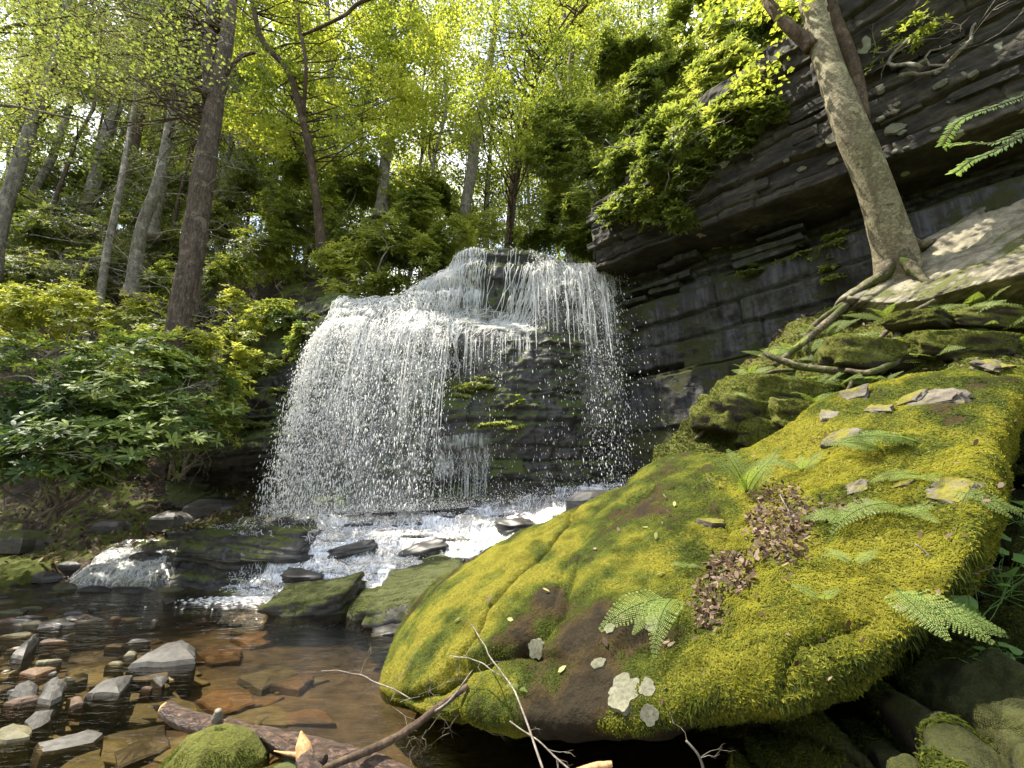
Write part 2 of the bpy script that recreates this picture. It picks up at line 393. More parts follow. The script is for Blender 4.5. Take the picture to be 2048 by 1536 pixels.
# separate blocks that stand proud of the beds
rb = np.random.default_rng(77)
def block(c, ax, ay, az, sx, sy, sz, seed, mat, parent, name, bev=.12, label=None, res=5, rug=.22, smooth=False):
    """a rough slab: box subdivided, pushed about by noise; 12 faces a side at most"""
    n = res; g = np.linspace(-1, 1, n); V = []; Q = []
    idx = {}
    def vid(i, j, k):
        if (i, j, k) not in idx: idx[(i, j, k)] = len(V); V.append((g[i], g[j], g[k]))
        return idx[(i, j, k)]
    for a in range(n - 1):
        for b_ in range(n - 1):
            for s_, f in ((0, 1), (n - 1, 0)):
                q = [(s_, a, b_), (s_, a + 1, b_), (s_, a + 1, b_ + 1), (s_, a, b_ + 1)]
                for perm_ in range(3):
                    qq = [tuple(np.roll(v, perm_)) for v in q]
                    ids = [vid(*v) for v in qq]
                    Q.append(ids if f == 0 else ids[::-1])
    V = np.array(V, float)
    r = np.linalg.norm(V, axis=1, keepdims=True); m = np.abs(V).max(1, keepdims=True)
    V = V * (1 - bev * (r / m - 1) * 1.2)
    V = V * (1 + rug * fbm(V, 1.1, 3, seed)[:, None] + rug * .5 * ridged(V, 1.7, 3, seed + 4)[:, None])
    W_ = V[:, :1] * sx * np.asarray(ax) + V[:, 1:2] * sy * np.asarray(ay) + V[:, 2:] * sz * np.asarray(az)
    W_ = W_ + .12 * min(sx, sy, sz) * np.stack([fbm(V, 2.5, 2, seed + k) for k in (1, 2, 3)], 1)
    ob = wmesh(name, W_ + np.asarray(c), np.array(Q), mat, parent, smooth, origin=None if parent else c)
    if label: ob["label"] = label
    return ob
UP = np.array([0, 0, 1.0])
for i in range(36):
    t_ = rb.uniform(.1, 7); z_ = rb.uniform(6.15, 7.5 + .1 * t_) ; a = rb.uniform(-.06, .06)
    c = WA + WD * t_ + WN * (.58 + rb.uniform(.0, .05)) + UP * z_
    block(c, WD + UP * a, WN, UP - WD * a, rb.uniform(.12, .4), rb.uniform(.05, .11), rb.uniform(.03, .09), rb.uniform(0, 99), M['cliff'], cliff, "rock_slab", .05)
for i in range(20):
    t_ = rb.uniform(-.3, 3.4); z_ = rb.uniform(5.1, 6.0); a = rb.uniform(-.05, .05)
    c = WA + WD * t_ + WN * (-.1 + rb.uniform(.0, .3) * (z_ - 5) ) + UP * z_
    block(c, WD + UP * a, WN, UP - WD * a, rb.uniform(.15, .5), rb.uniform(.1, .2), rb.uniform(.03, .07), rb.uniform(0, 99), M['wet_wall'], cliff, "rock_slab", .05)

# ------------------------------------------------------------------ rock of the waterfall
def PR(rows): return np.array([[P(*q) for q in r] for r in rows])
fcols = [
 [(330,1000,9.6),(330,955,9.9),(330,905,9.3),(330,860,9.8),(330,800,10.0),(330,760,10.2),(330,700,10.8)],
 [(420,1010,9.5),(420,968,10.0),(410,912,8.9),(420,868,9.4),(420,800,9.6),(420,760,9.8),(420,700,10.4)],
 [(520,1012,9.2),(520,968,9.3),(520,900,8.45),(520,850,9.1),(520,785,9.2),(520,725,9.5),(540,665,9.9)],
 [(610,1020,8.5),(610,960,8.6),(605,880,8.65),(608,780,8.8),(618,700,8.9),(640,640,9.1),(660,600,9.6)],
 [(700,1020,8.4),(700,950,8.5),(700,860,8.5),(700,740,8.55),(700,645,8.6),(715,617,9.1),(720,602,9.5)],
 [(800,1020,8.3),(800,950,8.35),(800,860,8.4),(800,745,8.4),(800,655,8.45),(810,610,9.0),(825,585,9.4)],
 [(920,1020,8.2),(920,950,8.3),(920,862,8.15),(920,765,8.4),(920,665,8.45),(920,628,8.9),(925,530,9.15)],
 [(1045,1010,8.2),(1045,945,8.2),(1045,850,8.1),(1045,765,8.25),(1045,668,8.4),(1045,640,8.8),(1045,518,9.1)],
 [(1150,990,8.4),(1150,930,8.4),(1150,850,8.4),(1150,760,8.5),(1150,680,8.5),(1150,620,8.75),(1150,534,8.95)],
 [(1262,980,8.7),(1262,930,8.7),(1262,850,8.75),(1262,760,8.8),(1262,680,8.85),(1262,620,8.95),(1262,534,9.05)]]
FC = PR(fcols).transpose(1, 0, 2)
last = FC[-1] + np.array([0, .6, .10]); l2 = FC[-1] + np.array([0, 3.2, .12]); l2[:, 0] *= 1.2
first = FC[0] + np.array([0, .2, -.8])
FC = np.concatenate([first[None], FC, last[None], l2[None]])
FALL = surf(FC, 420, 330)
pf = FALL.copy(); nf = gnormal(FALL)
if nf[150, 200, 1] > 0: nf = -nf
S4 = Strata(-1, 9, .12, .55, 41, .10, (.5, 2.4)); S5 = Strata(-1, 9, .04, .12, 42, .03, (.2, .9))
zz = pf[..., 2] + .16 * fbm(pf, .8, 4, 4); tt = pf[..., 0] + .5 * fbm(pf, 1.1, 3, 14)
dd = S4(tt, zz, .04, .02) + S5(tt + .3 * fbm(pf, 2, 2), zz + .05 * fbm(pf, 3, 2, 7), .015, .012) * (.4 + .6 * fbm(pf, 1.2, 2, 19)) + .22 * fbm(pf, 1.1, 4, 3) + .09 * ridged(pf, 3, 4, 5) + .04 * fbm(pf, 9, 3, 5)
FALL = FALL + nf * (dd * (1 - .5 * np.abs(nf[..., 2])))[..., None]
falls_rock = tag(grid_obj("waterfall_rock", FALL, M['falls_rock'], origin=FALL[0, 200]), "dark stepped rock face with moss that the waterfall runs over", "rock face", kind="structure")
FN = gnormal(FALL); FN = FN * np.sign((FN * nf).sum(-1, keepdims=True))

# ------------------------------------------------------------------ cascade bed at the foot
ccols = [
 [(330,1052,8.7),(330,1062,8.3),(330,1085,8.0),(330,1098,7.8)],
 [(450,1045,8.5),(450,1056,7.9),(470,1120,7.2),(480,1178,6.75)],
 [(560,1035,8.2),(560,1060,7.6),(585,1115,7.0),(560,1170,6.65)],
 [(700,1025,8.1),(700,1065,7.5),(700,1110,6.9),(690,1155,6.6)],
 [(850,1022,8.1),(850,1060,7.5),(850,1105,6.9),(830,1150,6.5)],
 [(1000,1010,8.2),(1000,1040,7.6),(980,1090,7.0),(950,1135,6.5)],
 [(1120,975,8.4),(1120,1010,7.8),(1100,1060,7.2),(1080,1120,6.6)],
 [(1260,955,8.7),(1260,990,8.0),(1260,1030,7.4),(1260,1090,6.8)]]
CC = PR(ccols).transpose(1, 0, 2)
fr = CC[-1].copy(); fr[:, 1] -= .25; fr[:, 2] = WATER - .02; fr2 = fr.copy(); fr2[:, 1] -= .4; fr2[:, 2] = WATER - .4
bk = CC[0] + np.array([0, .8, .05])
CASC = surf(np.concatenate([bk[None], CC, fr[None], fr2[None]]), 330, 260)
p = CASC.copy()
st = p[..., 2] + .05 * fbm(p, 1.3, 3, 7)
step = .27; st = st + .12 * fbm(p, 2.1, 3, 17); q = st / step; qf = q - np.floor(q); stair = (np.floor(q) + sstep(.35, .95, qf)) * step - st
CASC[..., 2] += stair * 1.05 * sstep(.1, .25, p[..., 2]) + .10 * fbm(p, 2.2, 4, 2) + .02 * ridged(p, 7, 3, 4)
S6 = Strata(-1, 3, .05, .14, 43, .04, (.2, .9))
CASC[..., 1] -= S6(p[..., 0] + .4 * fbm(p, 1.5, 2, 1), CASC[..., 2] + .08 * fbm(p, 2, 3, 3), .012, .01)
tag(grid_obj("cascade_bed", CASC, M['wet_rock'], origin=CASC[0, 100]), "stepped wet ledges below the waterfall", kind="structure")
CN = gnormal(CASC); CN = CN * np.sign(CN[..., 2:3] + 1e-6)

# ------------------------------------------------------------------ left bank and hillside
bank_rows = [
 [(-500,1210,7.2),(0,1165,7.3),(130,1135,7.9),(290,1105,8.2),(420,1075,8.2),(560,1050,8.4)],
 [(-500,1170,8.4),(0,1110,8.9),(150,1090,8.9),(300,1068,9.0),(420,1045,8.9),(560,1030,8.8)],
 [(-500,1100,9.2),(0,1055,9.5),(150,1035,9.6),(300,1020,9.7),(420,1010,9.4),(560,1008,9.2)],
 [(-500,1000,9.9),(0,1000,10.0),(150,985,10.2),(300,985,10.6),(420,990,10.4),(560,985,9.6)],
 [(-500,860,10.6),(0,880,10.7),(150,890,10.8),(300,900,10.9),(420,900,10.6),(560,860,10.3)],
 [(-500,700,12.5),(0,700,12.3),(150,700,12.2),(300,720,11.8),(430,720,11.2),(600,640,10.6)],
 [(-500,560,16),(0,565,15.5),(150,590,14.5),(300,610,13.6),(450,630,12.3),(650,605,11.5)],
 [(-500,440,21),(0,462,20),(150,485,19),(300,505,17),(480,540,14.5),(700,560,13)],
 [(-500,400,27),(0,430,26),(150,450,25),(300,470,23),(480,520,19),(700,555,17)]]
BR_ = PR(bank_rows); BR_ = np.concatenate([(BR_[:1] + np.array([0, -.35, -.7])), BR_]); BANK = surf(BR_, 300, 280); p = BANK.copy(); nb = gnormal(BANK)
if nb[100, 100, 2] < 0: nb = -nb
BANK = p + nb * (.35 * fbm(p, .5, 3, 9) * sstep(8, 11, p[..., 1]) + .16 * fbm(p, 1.6, 4, 6) + .05 * ridged(p, 5, 3, 2))[..., None]
tag(grid_obj("bank", BANK, M['bank'], origin=BANK[0, 100]), "steep leaf-covered bank left of the stream", kind="structure")

# ------------------------------------------------------------------ stream bed and water
x, y = np.meshgrid(np.linspace(-14, 6, 300), np.linspace(-3, 10, 240))
p = np.stack([x, y, x * 0], -1)
shoal = sstep(-1.2, -3.6, x + .9 * fbm(p, .5, 2, 1)) * sstep(5.4, 3.0, y + .4 * fbm(p, .6, 2, 3))
edge = sstep(6.0, 8.4, y - .02 * x) * sstep(-1.0, -3.5, x) + sstep(-6.2, -8.5, x - .3 * (y - 6)) * .5
zb = -.14 + .14 * shoal + .16 * edge + .05 * fbm(p, .9, 4, 2) + .02 * fbm(p, 4, 3, 5) - .12 * sstep(-1.5, .5, x) * sstep(2, 4, y)
tag(grid_obj("stream_bed", np.stack([x, y, zb], -1), M['bed']), "brown stony bed under the clear pool", kind="structure")
def bed_z(px_, py_):
    i = int(np.clip((py_ + 3) / 13 * 239, 0, 239)); j = int(np.clip((px_ + 14) / 20 * 299, 0, 299)); return zb[i, j]
b = NB("pool water")
wn = b.noise(b.pos((.55, 1.5, 1), (0, 0, .18)), 3.2, 3, .5, .8); wn2 = b.noise(b.pos((.8, 2.2, 1), (0, 0, -.2)), 8, 3, .55, .5)
hh = b.math('ADD', b.math('MULTIPLY', wn, 1.0), b.math('MULTIPLY', wn2, .45))
nr = b.bump(hh, 1.0, .022)
fr_ = b.n("ShaderNodeFresnel", ins={"IOR": 1.33, "Normal": nr}).outputs[0]
gl = b.n("ShaderNodeBsdfGlossy", ins={"Color": (1, 1, 1, 1), "Roughness": .06, "Normal": nr})
rf = b.n("ShaderNodeBsdfRefraction", ins={"Color": (.80, .62, .40, 1), "Roughness": .0, "IOR": 1.15, "Normal": nr})
tr = b.n("ShaderNodeBsdfTransparent", ins={"Color": (.80, .70, .52, 1)})
m0 = b.n("ShaderNodeMixShader"); b.set(m0, 0, b.math('ADD', b.math('MULTIPLY', fr_, .9), .02)); b.set(m0, 1, tr.outputs[0]); b.set(m0, 2, gl.outputs[0])
M['pool'] = b.finish(m0.outputs[0])
x, y = np.meshgrid(np.linspace(-14, 5.5, 260), np.linspace(-3, 8.6, 200)); p = np.stack([x, y, x * 0], -1)
zz = WATER + .006 * fbm(p * [1, 2, 1], 2.0, 3, 1) + .012 * fbm(p * [1, 2, 1], 3.0, 3, 5) * sstep(4.5, 6.5, y)
tag(grid_obj("pool_water", np.stack([x, y, zz], -1), M['pool']), "clear brown rippled pool below the falls", kind="structure")

# ------------------------------------------------------------------ big mossy boulder
lip = [(768,1390,3.5),(860,1415,3.0),(980,1440,2.6),(1130,1450,2.3),(1290,1440,2.1),(1420,1395,2.0),(1560,1370,1.85),(1700,1325,1.8),(1850,1240,1.8),(1940,1090,1.95)]
rA = [(766,1340,3.6),(850,1330,3.2),(980,1330,2.8),(1130,1320,2.5),(1290,1290,2.35),(1420,1250,2.25),(1560,1210,2.1),(1700,1160,2.05),(1850,1090,2.05),(1965,1000,2.15)]
rB = [(780,1290,3.9),(860,1240,3.6),(990,1200,3.3),(1140,1170,3.05),(1290,1130,2.9),(1430,1090,2.75),(1560,1060,2.6),(1700,1020,2.5),(1840,970,2.45),(1985,905,2.5)]
rC = [(810,1245,4.3),(885,1180,4.1),(1020,1110,3.9),(1160,1060,3.75),(1300,1010,3.6),(1440,985,3.4),(1570,955,3.2),(1700,900,3.0),(1850,860,2.9),(2020,830,2.9)]
rD = [(830,1220,4.6),(905,1150,4.7),(1040,1065,4.7),(1180,995,4.6),(1340,915,4.4),(1450,914,4.1),(1550,875,3.9),(1660,805,3.8),(1860,748,3.6),(2060,745,3.5)]
R_ = PR([lip, rA, rB, rC, rD])
u1 = R_[0] + np.array([.12, .35, -.16]); u2 = R_[0] + np.array([.35, 1.2, -.25]); u2[:, 2] = np.maximum(u2[:, 2], -.2); u3 = u2 + np.array([.3, .9, -.9])
e1 = R_[-1] + np.array([.1, .45, -.35]); e2 = R_[-1] + np.array([.2, .7, -1.6])
ctrl = np.concatenate([u3[None], u2[None], u1[None], R_, e1[None], e2[None]])
rs = ctrl[:, -1:] + np.array([[[.25, .35, -.25]]]); rs2 = ctrl[:, -1:] + np.array([[[.3, 1.0, -.9]]])
ctrl = np.concatenate([ctrl, rs, rs2], 1)
BO = surf(ctrl, 620, 420); nB = gnormal(BO)
if nB[200, 250, 2] < 0: nB = -nB
p = BO.copy()
BO = p + nB * (.07 * fbm(p, 1.3, 4, 3) + .035 * fbm(p, 4, 4, 7) + .012 * fbm(p, 16, 3, 2))[..., None]
def proj(p):
    p = np.asarray(p) - CAM; x = p[..., 0]; f = p[..., 1] * CP + p[..., 2] * SP; u = -p[..., 1] * SP + p[..., 2] * CP
    f = np.where(np.abs(f) < 1e-3, 1e-3, f); return 1024 + FPX * x / f, 768 - FPX * u / f
def pl_dist(a, b_, pts):
    d = np.full(a.shape, 1e9); sgn = np.zeros(a.shape)
    for (x0, y0), (x1, y1) in zip(pts[:-1], pts[1:]):
        L2 = (x1 - x0) ** 2 + (y1 - y0) ** 2; t = np.clip(((a - x0) * (x1 - x0) + (b_ - y0) * (y1 - y0)) / L2, 0, 1); q = np.hypot(a - x0 - t * (x1 - x0), b_ - y0 - t * (y1 - y0))
        s_ = np.sign((x1 - x0) * (b_ - y0) - (y1 - y0) * (a - x0)); sgn = np.where(q < d, s_, sgn); d = np.minimum(q, d)
    return d, sgn
qa, qb = proj(p); qa = qa + 18 * fbm(p, 4, 3, 51); qb = qb + 18 * fbm(p, 4, 3, 52)
front = (nB[..., 2] > -.3)
BO = BO + nB * (.030 * np.maximum(fbm(p, 7, 3, 31) + .1, 0) * sstep(1380, 1560, qa))[..., None]
for pts_, wd, dp, stp in [([(800,1400),(880,1375),(950,1325),(1030,1285),(1075,1300)], 9, .05, .05), ([(1250,965),(1215,1010),(1150,1110),(1110,1200),(1080,1290)], 10, .03, .02), ([(1030,1290),(1120,1230),(1150,1160)], 7, .03, .03), ([(1300,975),(1255,1005),(1220,1050)], 12, .05, .02), ([(1420,1000),(1460,1060),(1440,1120)], 6, .015, .02), ([(1560,1370),(1600,1290),(1700,1250)], 8, .03, .03)]:
    d_, s_ = pl_dist(qa, qb, pts_); BO = BO - nB * (front * (dp * np.exp(-(d_ / wd) ** 2) + stp * np.exp(-(d_ / (wd * 5)) ** 2) * (s_ > 0)))[..., None]
# step cracks that run down the left flank
cr = np.abs((p[..., 0] - .55 * (p[..., 1] - 3.0)) + .35 * fbm(p, 1.5, 3, 8) + .15)
BO = BO - nB * (.07 * np.exp(-(cr / .03) ** 2) * sstep(2.3, 3.3, p[..., 1]) * sstep(1.2, .3, p[..., 0]))[..., None]
SD_ = unit(np.array([.8, .33, .5]))
def stretch(C, k=.8): return C - k * (C @ SD_)[..., None] * SD_
def moss_val(C, a, b_):
    E = lambda cx, cy, rx, ry: np.exp(-(((a - cx) / rx) ** 2 + ((b_ - cy) / ry) ** 2))
    t = .50 + .95 * fbm(stretch(C), 2.3, 5, 12) + .65 * fbm(C, 5, 4, 3)
    t = t + .16 * sstep(1400, 1560, a) - .26 * E(1440, 1045, 50, 40) - .13 * E(1230, 1290, 130, 80) - .28 * E(1270, 1010, 60, 30) - .2 * E(880, 1220, 60, 60) - .25 * sstep(1330, 1430, b_) * (a < 1400) * (a > 1060) + .25 * E(1000, 1370, 80, 45) + .12 * E(1150, 1100, 200, 80) - .3 * E(1100, 1180, 40, 14)
    return np.clip(t, 0, 1)
pa, pb = proj(BO)
b = NB("boulder moss and rock"); tv = b.attr("tint"); p_ = b.pos()
tv = b.math('ADD', tv, b.math('MULTIPLY', b.math('SUBTRACT', b.noise(p_, 22, 6, .75), .5), .55))
c = b.ramp(tv, [(.12, (.030, .023, .013)), (.30, (.052, .036, .014)), (.42, (.042, .043, .010)), (.58, (.052, .072, .012)), (.78, (.11, .12, .016)), (.98, (.20, .18, .024))])
c = b.mix(b.ramp(b.noise(p_, 75, 3, .8), [(.35, .7), (.55, 0)]), c, b.mix(1.0, c, (.35, .38, .3), 'MULTIPLY'))
hb = b.math('ADD', b.math('MULTIPLY', b.noise(p_, 60, 4, .8), .6), b.math('ADD', b.math('MULTIPLY', tv, .8), b.noise(p_, 14, 5, .7)))
M['boulder'] = b.finish(b.bsdf(c, .95, .15, b.bump(hb, 1.0, .025)))
boulder = wmesh("boulder", BO.reshape(-1, 3), gquads(*BO.shape[:2]), M['boulder'], None, True, moss_val(BO, pa, pb).ravel(), BO[180, 250])
tag(boulder, "huge sloping boulder under yellow-green moss overhanging the pool", "boulder")
BN = gnormal(BO); BN = BN * np.sign((BN * nB).sum(-1, keepdims=True))

# ------------------------------------------------------------------ rocky slope behind, pale slab, ledge on the lower right
rows = [
 [(1310,935,5.4),(1450,925,5.0),(1560,900,4.7),(1700,840,4.4),(1900,780,4.2),(2150,740,4.0)],
 [(1345,900,5.6),(1460,870,5.2),(1570,845,4.9),(1710,790,4.7),(1900,735,4.4),(2150,690,4.2)],
 [(1420,800,5.8),(1490,770,5.5),(1600,760,5.3),(1750,715,5.0),(1920,670,4.7),(2150,620,4.5)],
 [(1490,740,6.1),(1560,705,5.9),(1680,665,5.7),(1800,635,5.4),(1960,600,5.1),(2150,550,4.8)],
 [(1550,690,6.5),(1620,640,6.3),(1700,605,6.1),(1850,590,5.8),(2000,560,5.4),(2170,500,5.0)],
 [(1550,720,7.2),(1640,660,7.0),(1740,610,6.8),(1880,580,6.4),(2020,550,6.0),(2200,480,5.6)]]
C_ = PR(rows); f0 = C_[0] + np.array([0, -.1, -1.2])
SL = surf(np.concatenate([f0[None], C_]), 300, 220); nS = gnormal(SL)
if nS[120, 150, 2] < 0: nS = -nS
p = SL.copy(); k1 = ridged(p, 1.5, 4, 3)
SL = p + nS * (.26 * fbm(p, 1.2, 4, 4) + .14 * k1 * sstep(3.8, 2.4, p[..., 0]) + .05 * ridged(p, 3.4, 4, 7) + .05 * fbm(p, 8, 3, 1))[..., None]
tag(grid_obj("mossy_slope", SL, M['moss_mound'], origin=SL[100, 150]), "lumpy mossy slope of rocks and roots between the boulder and the cliff", "slope", kind="structure")
sl = [
 [(1690,592,5.6),(1760,596,5.25),(1840,590,4.9),(1960,557,4.5),(2200,500,4.0)],
 [(1715,572,5.75),(1790,545,5.4),(1880,515,5.1),(1990,475,4.75),(2200,420,4.3)],
 [(1750,548,5.9),(1815,500,5.65),(1885,440,5.4),(1990,385,5.05),(2200,320,4.5)]]
C_ = PR(sl)
b0 = C_[0] + np.array([.0, .12, -.09]); b00 = C_[0] + np.array([.1, .9, -.2]); t1_ = C_[-1] + np.array([.02, .25, -.06]); t2_ = C_[-1] + np.array([.1, .9, -.9])
ctrl = np.concatenate([b00[None], b0[None], C_, t1_[None], t2_[None]])
ctrl = np.concatenate([ctrl[:, :1] + np.array([[[-.02, .35, -.2]]]), ctrl], 1)
SB = surf(ctrl, 240, 180); nS2 = gnormal(SB)
if nS2[90, 120, 2] < 0: nS2 = -nS2
p = SB.copy(); S7 = Strata(-9, 20, .03, .12, 55, .012, (.3, .9)); q = p[..., 2] * .75 - p[..., 0] * .5 + p[..., 1] * .2
SB = p + nS2 * (.05 * fbm(p, 1.2, 4, 4) + S7(p[..., 0] + p[..., 1], q * 1.0 + .05 * fbm(p, 1.5, 3, 2), .012, .012) + .012 * fbm(p, 9, 3, 1))[..., None]
tag(grid_obj("pale_slab", SB, M['slab'], origin=SB[90, 100]), "big pale lichen-mottled slab leaning below the cliff beside the trunk", "rock slab")
lg = [
 [(1560,1900,1.7),(1750,1800,1.5),(1950,1700,1.3),(2200,1650,1.2)],
 [(1480,1560,2.3),(1700,1540,2.0),(1900,1540,1.7),(2200,1500,1.5)],
 [(1560,1440,2.7),(1750,1400,2.4),(1900,1380,2.1),(2200,1330,1.8)],
 [(1650,1330,3.1),(1800,1300,2.7),(1930,1240,2.4),(2200,1190,2.1)],
 [(1760,1250,3.4),(1880,1180,3.0),(1990,1110,2.7),(2220,1040,2.4)],
 [(1850,1150,3.7),(1950,1050,3.3),(2040,980,3.0),(2240,900,2.7)],
 [(1900,1000,3.9),(1990,900,3.6),(2080,820,3.4),(2260,740,3.1)]]
LG = surf(PR(lg), 240, 220); nL = gnormal(LG)
if nL[80, 120, 2] < 0: nL = -nL
p = LG.copy(); S8 = Strata(-3, 6, .10, .28, 61, .06, (.5, 1.6))
LG = p + nL * (.12 * fbm(p, 1.8, 5, 4) + .06 * ridged(p, 3, 4, 6) + S8(p[..., 0], p[..., 2] + .25 * p[..., 0] + .05 * fbm(p, 1, 2), .07, .018) + .02 * fbm(p, 9, 3, 1))[..., None]
M['ledge'] = rock_mat('shaded ledge', (.02, .017, .012), (.035, .03, .02), (.06, .052, .035), lay=4, moss=.8, mscale=2.2, thr=.42, mossc=((.018, .024, .005), (.055, .06, .011)), fine=16, bumpd=.04)  # darker than the mossy mound: the ledge's shade is put into its colour
tag(grid_obj("mossy_ledge", LG, M['ledge'], origin=LG[100, 120]), "shaded mossy layered ledge below the right end of the boulder", "ledge", kind="structure")
# ------------------------------------------------------------------ water of the falls
b = NB("falling water")
c_ = b.bsdf((.92, .92, .90), .25, .6)
t_ = b.n("ShaderNodeBsdfTranslucent", ins={"Color": (.95, .95, .93, 1)})
x_ = b.n("ShaderNodeMixShader"); b.set(x_, 0, .45); b.set(x_, 1, c_); b.set(x_, 2, t_.outputs[0])
tp = b.n("ShaderNodeBsdfTransparent"); y_ = b.n("ShaderNodeMixShader"); b.set(y_, 0, .12); b.set(y_, 1, x_.outputs[0]); b.set(y_, 2, tp.outputs[0])
M['foam'] = b.finish(y_.outputs[0])
b = NB("water film")
nz = b.bump(b.noise(b.pos((3, 3, .8)), 5, 4, .6), 1.0, .05)
fr_ = b.n("ShaderNodeFresnel", ins={"IOR": 1.4, "Normal": nz}).outputs[0]
gl = b.n("ShaderNodeBsdfGlossy", ins={"Color": (1, 1, 1, 1), "Roughness": .12, "Normal": nz}); tr = b.n("ShaderNodeBsdfTransparent", ins={"Color": (.93, .92, .9, 1)})
df = b.bsdf((.8, .82, .85), .4, .5)
m1 = b.n("ShaderNodeMixShader"); b.set(m1, 0, fr_); b.set(m1, 1, tr.outputs[0]); b.set(m1, 2, gl.outputs[0])
fo = b.ramp(b.math('ADD', b.noise(b.pos((2.2, 1.0, 1.0)), 9, 6, .8, 1.5), b.attr('tint')), [(.53, 0), (.72, .80)])
m2 = b.n("ShaderNodeMixShader"); b.set(m2, 0, fo); b.set(m2, 1, m1.outputs[0]); b.set(m2, 2, df)
M['film'] = b.finish(m2.outputs[0])

def drops(C, V, r, stretch):
    """small stretched octahedra"""
    n = len(C); D = unit(V); A = perp(D); B_ = np.cross(D, A)
    r = r[:, None]; s = stretch[:, None]
    vs = np.stack([C + D * r * s, C - D * r * s * 1.2, C + A * r, C - A * r, C + B_ * r, C - B_ * r], 1)
    f = np.array([[0, 2, 4], [0, 4, 3], [0, 3, 5], [0, 5, 2], [1, 4, 2], [1, 3, 4], [1, 5, 3], [1, 2, 5]])
    return vs.reshape(-1, 3), (f[None] + (np.arange(n) * 6)[:, None, None]).reshape(-1, 3)
FPXC = np.array([330, 420, 520, 610, 700, 800, 920, 1045, 1150, 1262.])
def fs(px, row, off=0.03):
    """point on the falls rock: px position along the lip, row 0..9 of the control rows"""
    c = np.interp(px, FPXC, np.arange(10)) / 9 * 419; r = np.asarray(row, float) / 9 * 329
    i = np.clip(r, 0, 328.999).astype(int); j = np.clip(c, 0, 418.999).astype(int); a = (r - i)[..., None]; bb = (c - j)[..., None]
    def bl(G): return (G[i, j] * (1 - a) + G[i + 1, j] * a) * (1 - bb) + (G[i, j + 1] * (1 - a) + G[i + 1, j + 1] * a) * bb
    n = unit(bl(FN)); return bl(FALL) + n * off, n
def ballistic(S, v, T):
    G9 = np.array([0, 0, -4.9]); return S + v * T[:, None] + G9 * (T ** 2)[:, None], v + 2 * G9 * T[:, None]
DC = []; 
def curtain(n, px0, px1, row, vout, vside, spread, zend, rr=(.005, .0125), streams=40, tpow=.75, bias=1.0):
    sx = rng.uniform(0, 1, streams) ** bias * (px1 - px0) + px0
    px = sx[rng.integers(0, streams, n)] + rng.normal(0, spread, n)
    px = np.clip(px, px0 - 20, px1 + 20)
    S, N_ = fs(px, np.full(n, float(row)), .04)
    side = np.array([vside(q) for q in px]) if callable(vside) else np.full(n, vside)
    v = np.stack([side + rng.normal(0, .13, n), -vout * rng.uniform(.55, 1.35, n), rng.normal(-.35, .25, n)], 1)
    tend = (-(-v[:, 2]) + np.sqrt(v[:, 2] ** 2 + 19.6 * np.maximum(S[:, 2] - zend(S[:, 0]), .05))) / 9.8
    T = tend * rng.uniform(0.02, 1, n) ** tpow
    C, V = ballistic(S, v, T)
    r = rng.uniform(*rr, n) * rng.choice([.6, .8, 1, 1.35], n); V = V + rng.normal(0, .8, V.shape)
    DC.append((C, V, r * .78, rng.uniform(1.2, 4.6, n)))
zend = lambda x: np.interp(x, [-4.5, -3, -1, 0, 2], [1.1, 1.15, 1.25, 1.35, 1.6])
lside = lambda q: np.interp(q, [640, 720, 800, 900], [-.27, -.22, -.15, -.08])
curtain(13000, 640, 905, 5.0, 1.0, lside, 7, zend, streams=90)
curtain(6000, 640, 780, 4.9, .8, lside, 9, zend, streams=60)
curtain(2500, 690, 920, 5.6, .9, -.3, 8, zend, (.004, .01), streams=30)
curtain(1500, 905, 1060, 5.0, .55, -.05, 3, zend, (.004, .009), streams=22)
curtain(5200, 1060, 1225, 7.0, .9, .05, 5, zend, (.004, .011), streams=34)
curtain(1300, 1120, 1235, 7.0, 1.2, .35, 8, zend, (.004, .010), streams=20)
# thin curtain off the grey bump
curtain(700, 870, 980, 2.2, .45, 0, 3, zend, (.003, .006), streams=18)
# spray at the foot
n = 9000
X = rng.uniform(-4.1, 2.0, n); w_ = np.where(X < -.6, 1.0, .35); X = X[rng.random(n) < w_]; n = len(X)
Yb = np.interp(X, [-4, -2, 0, 2], [7.8, 7.5, 7.7, 8.2]) + rng.normal(0, .22, n); Zb = zend(X) - .05 + np.abs(rng.normal(0, .11, n)) + .02
DC.append((np.stack([X, Yb, Zb], 1), rng.normal(0, 1, (n, 3)), rng.uniform(.002, .006, n), np.ones(n)))
V_, T_ = [], []; k = 0
for C, V, r, s in DC:
    a, t = drops(C, V, r, s); V_.append(a); T_.append(t + k); k += len(a)
fall = empty("waterfall", (-1.5, 7.8, 1.1), "white curtain of falling drops and threads over the dark rock face", "waterfall")
wmesh("water_drops", np.concatenate(V_), np.concatenate(T_), M['foam'], fall, True)["kind"] = "stuff"

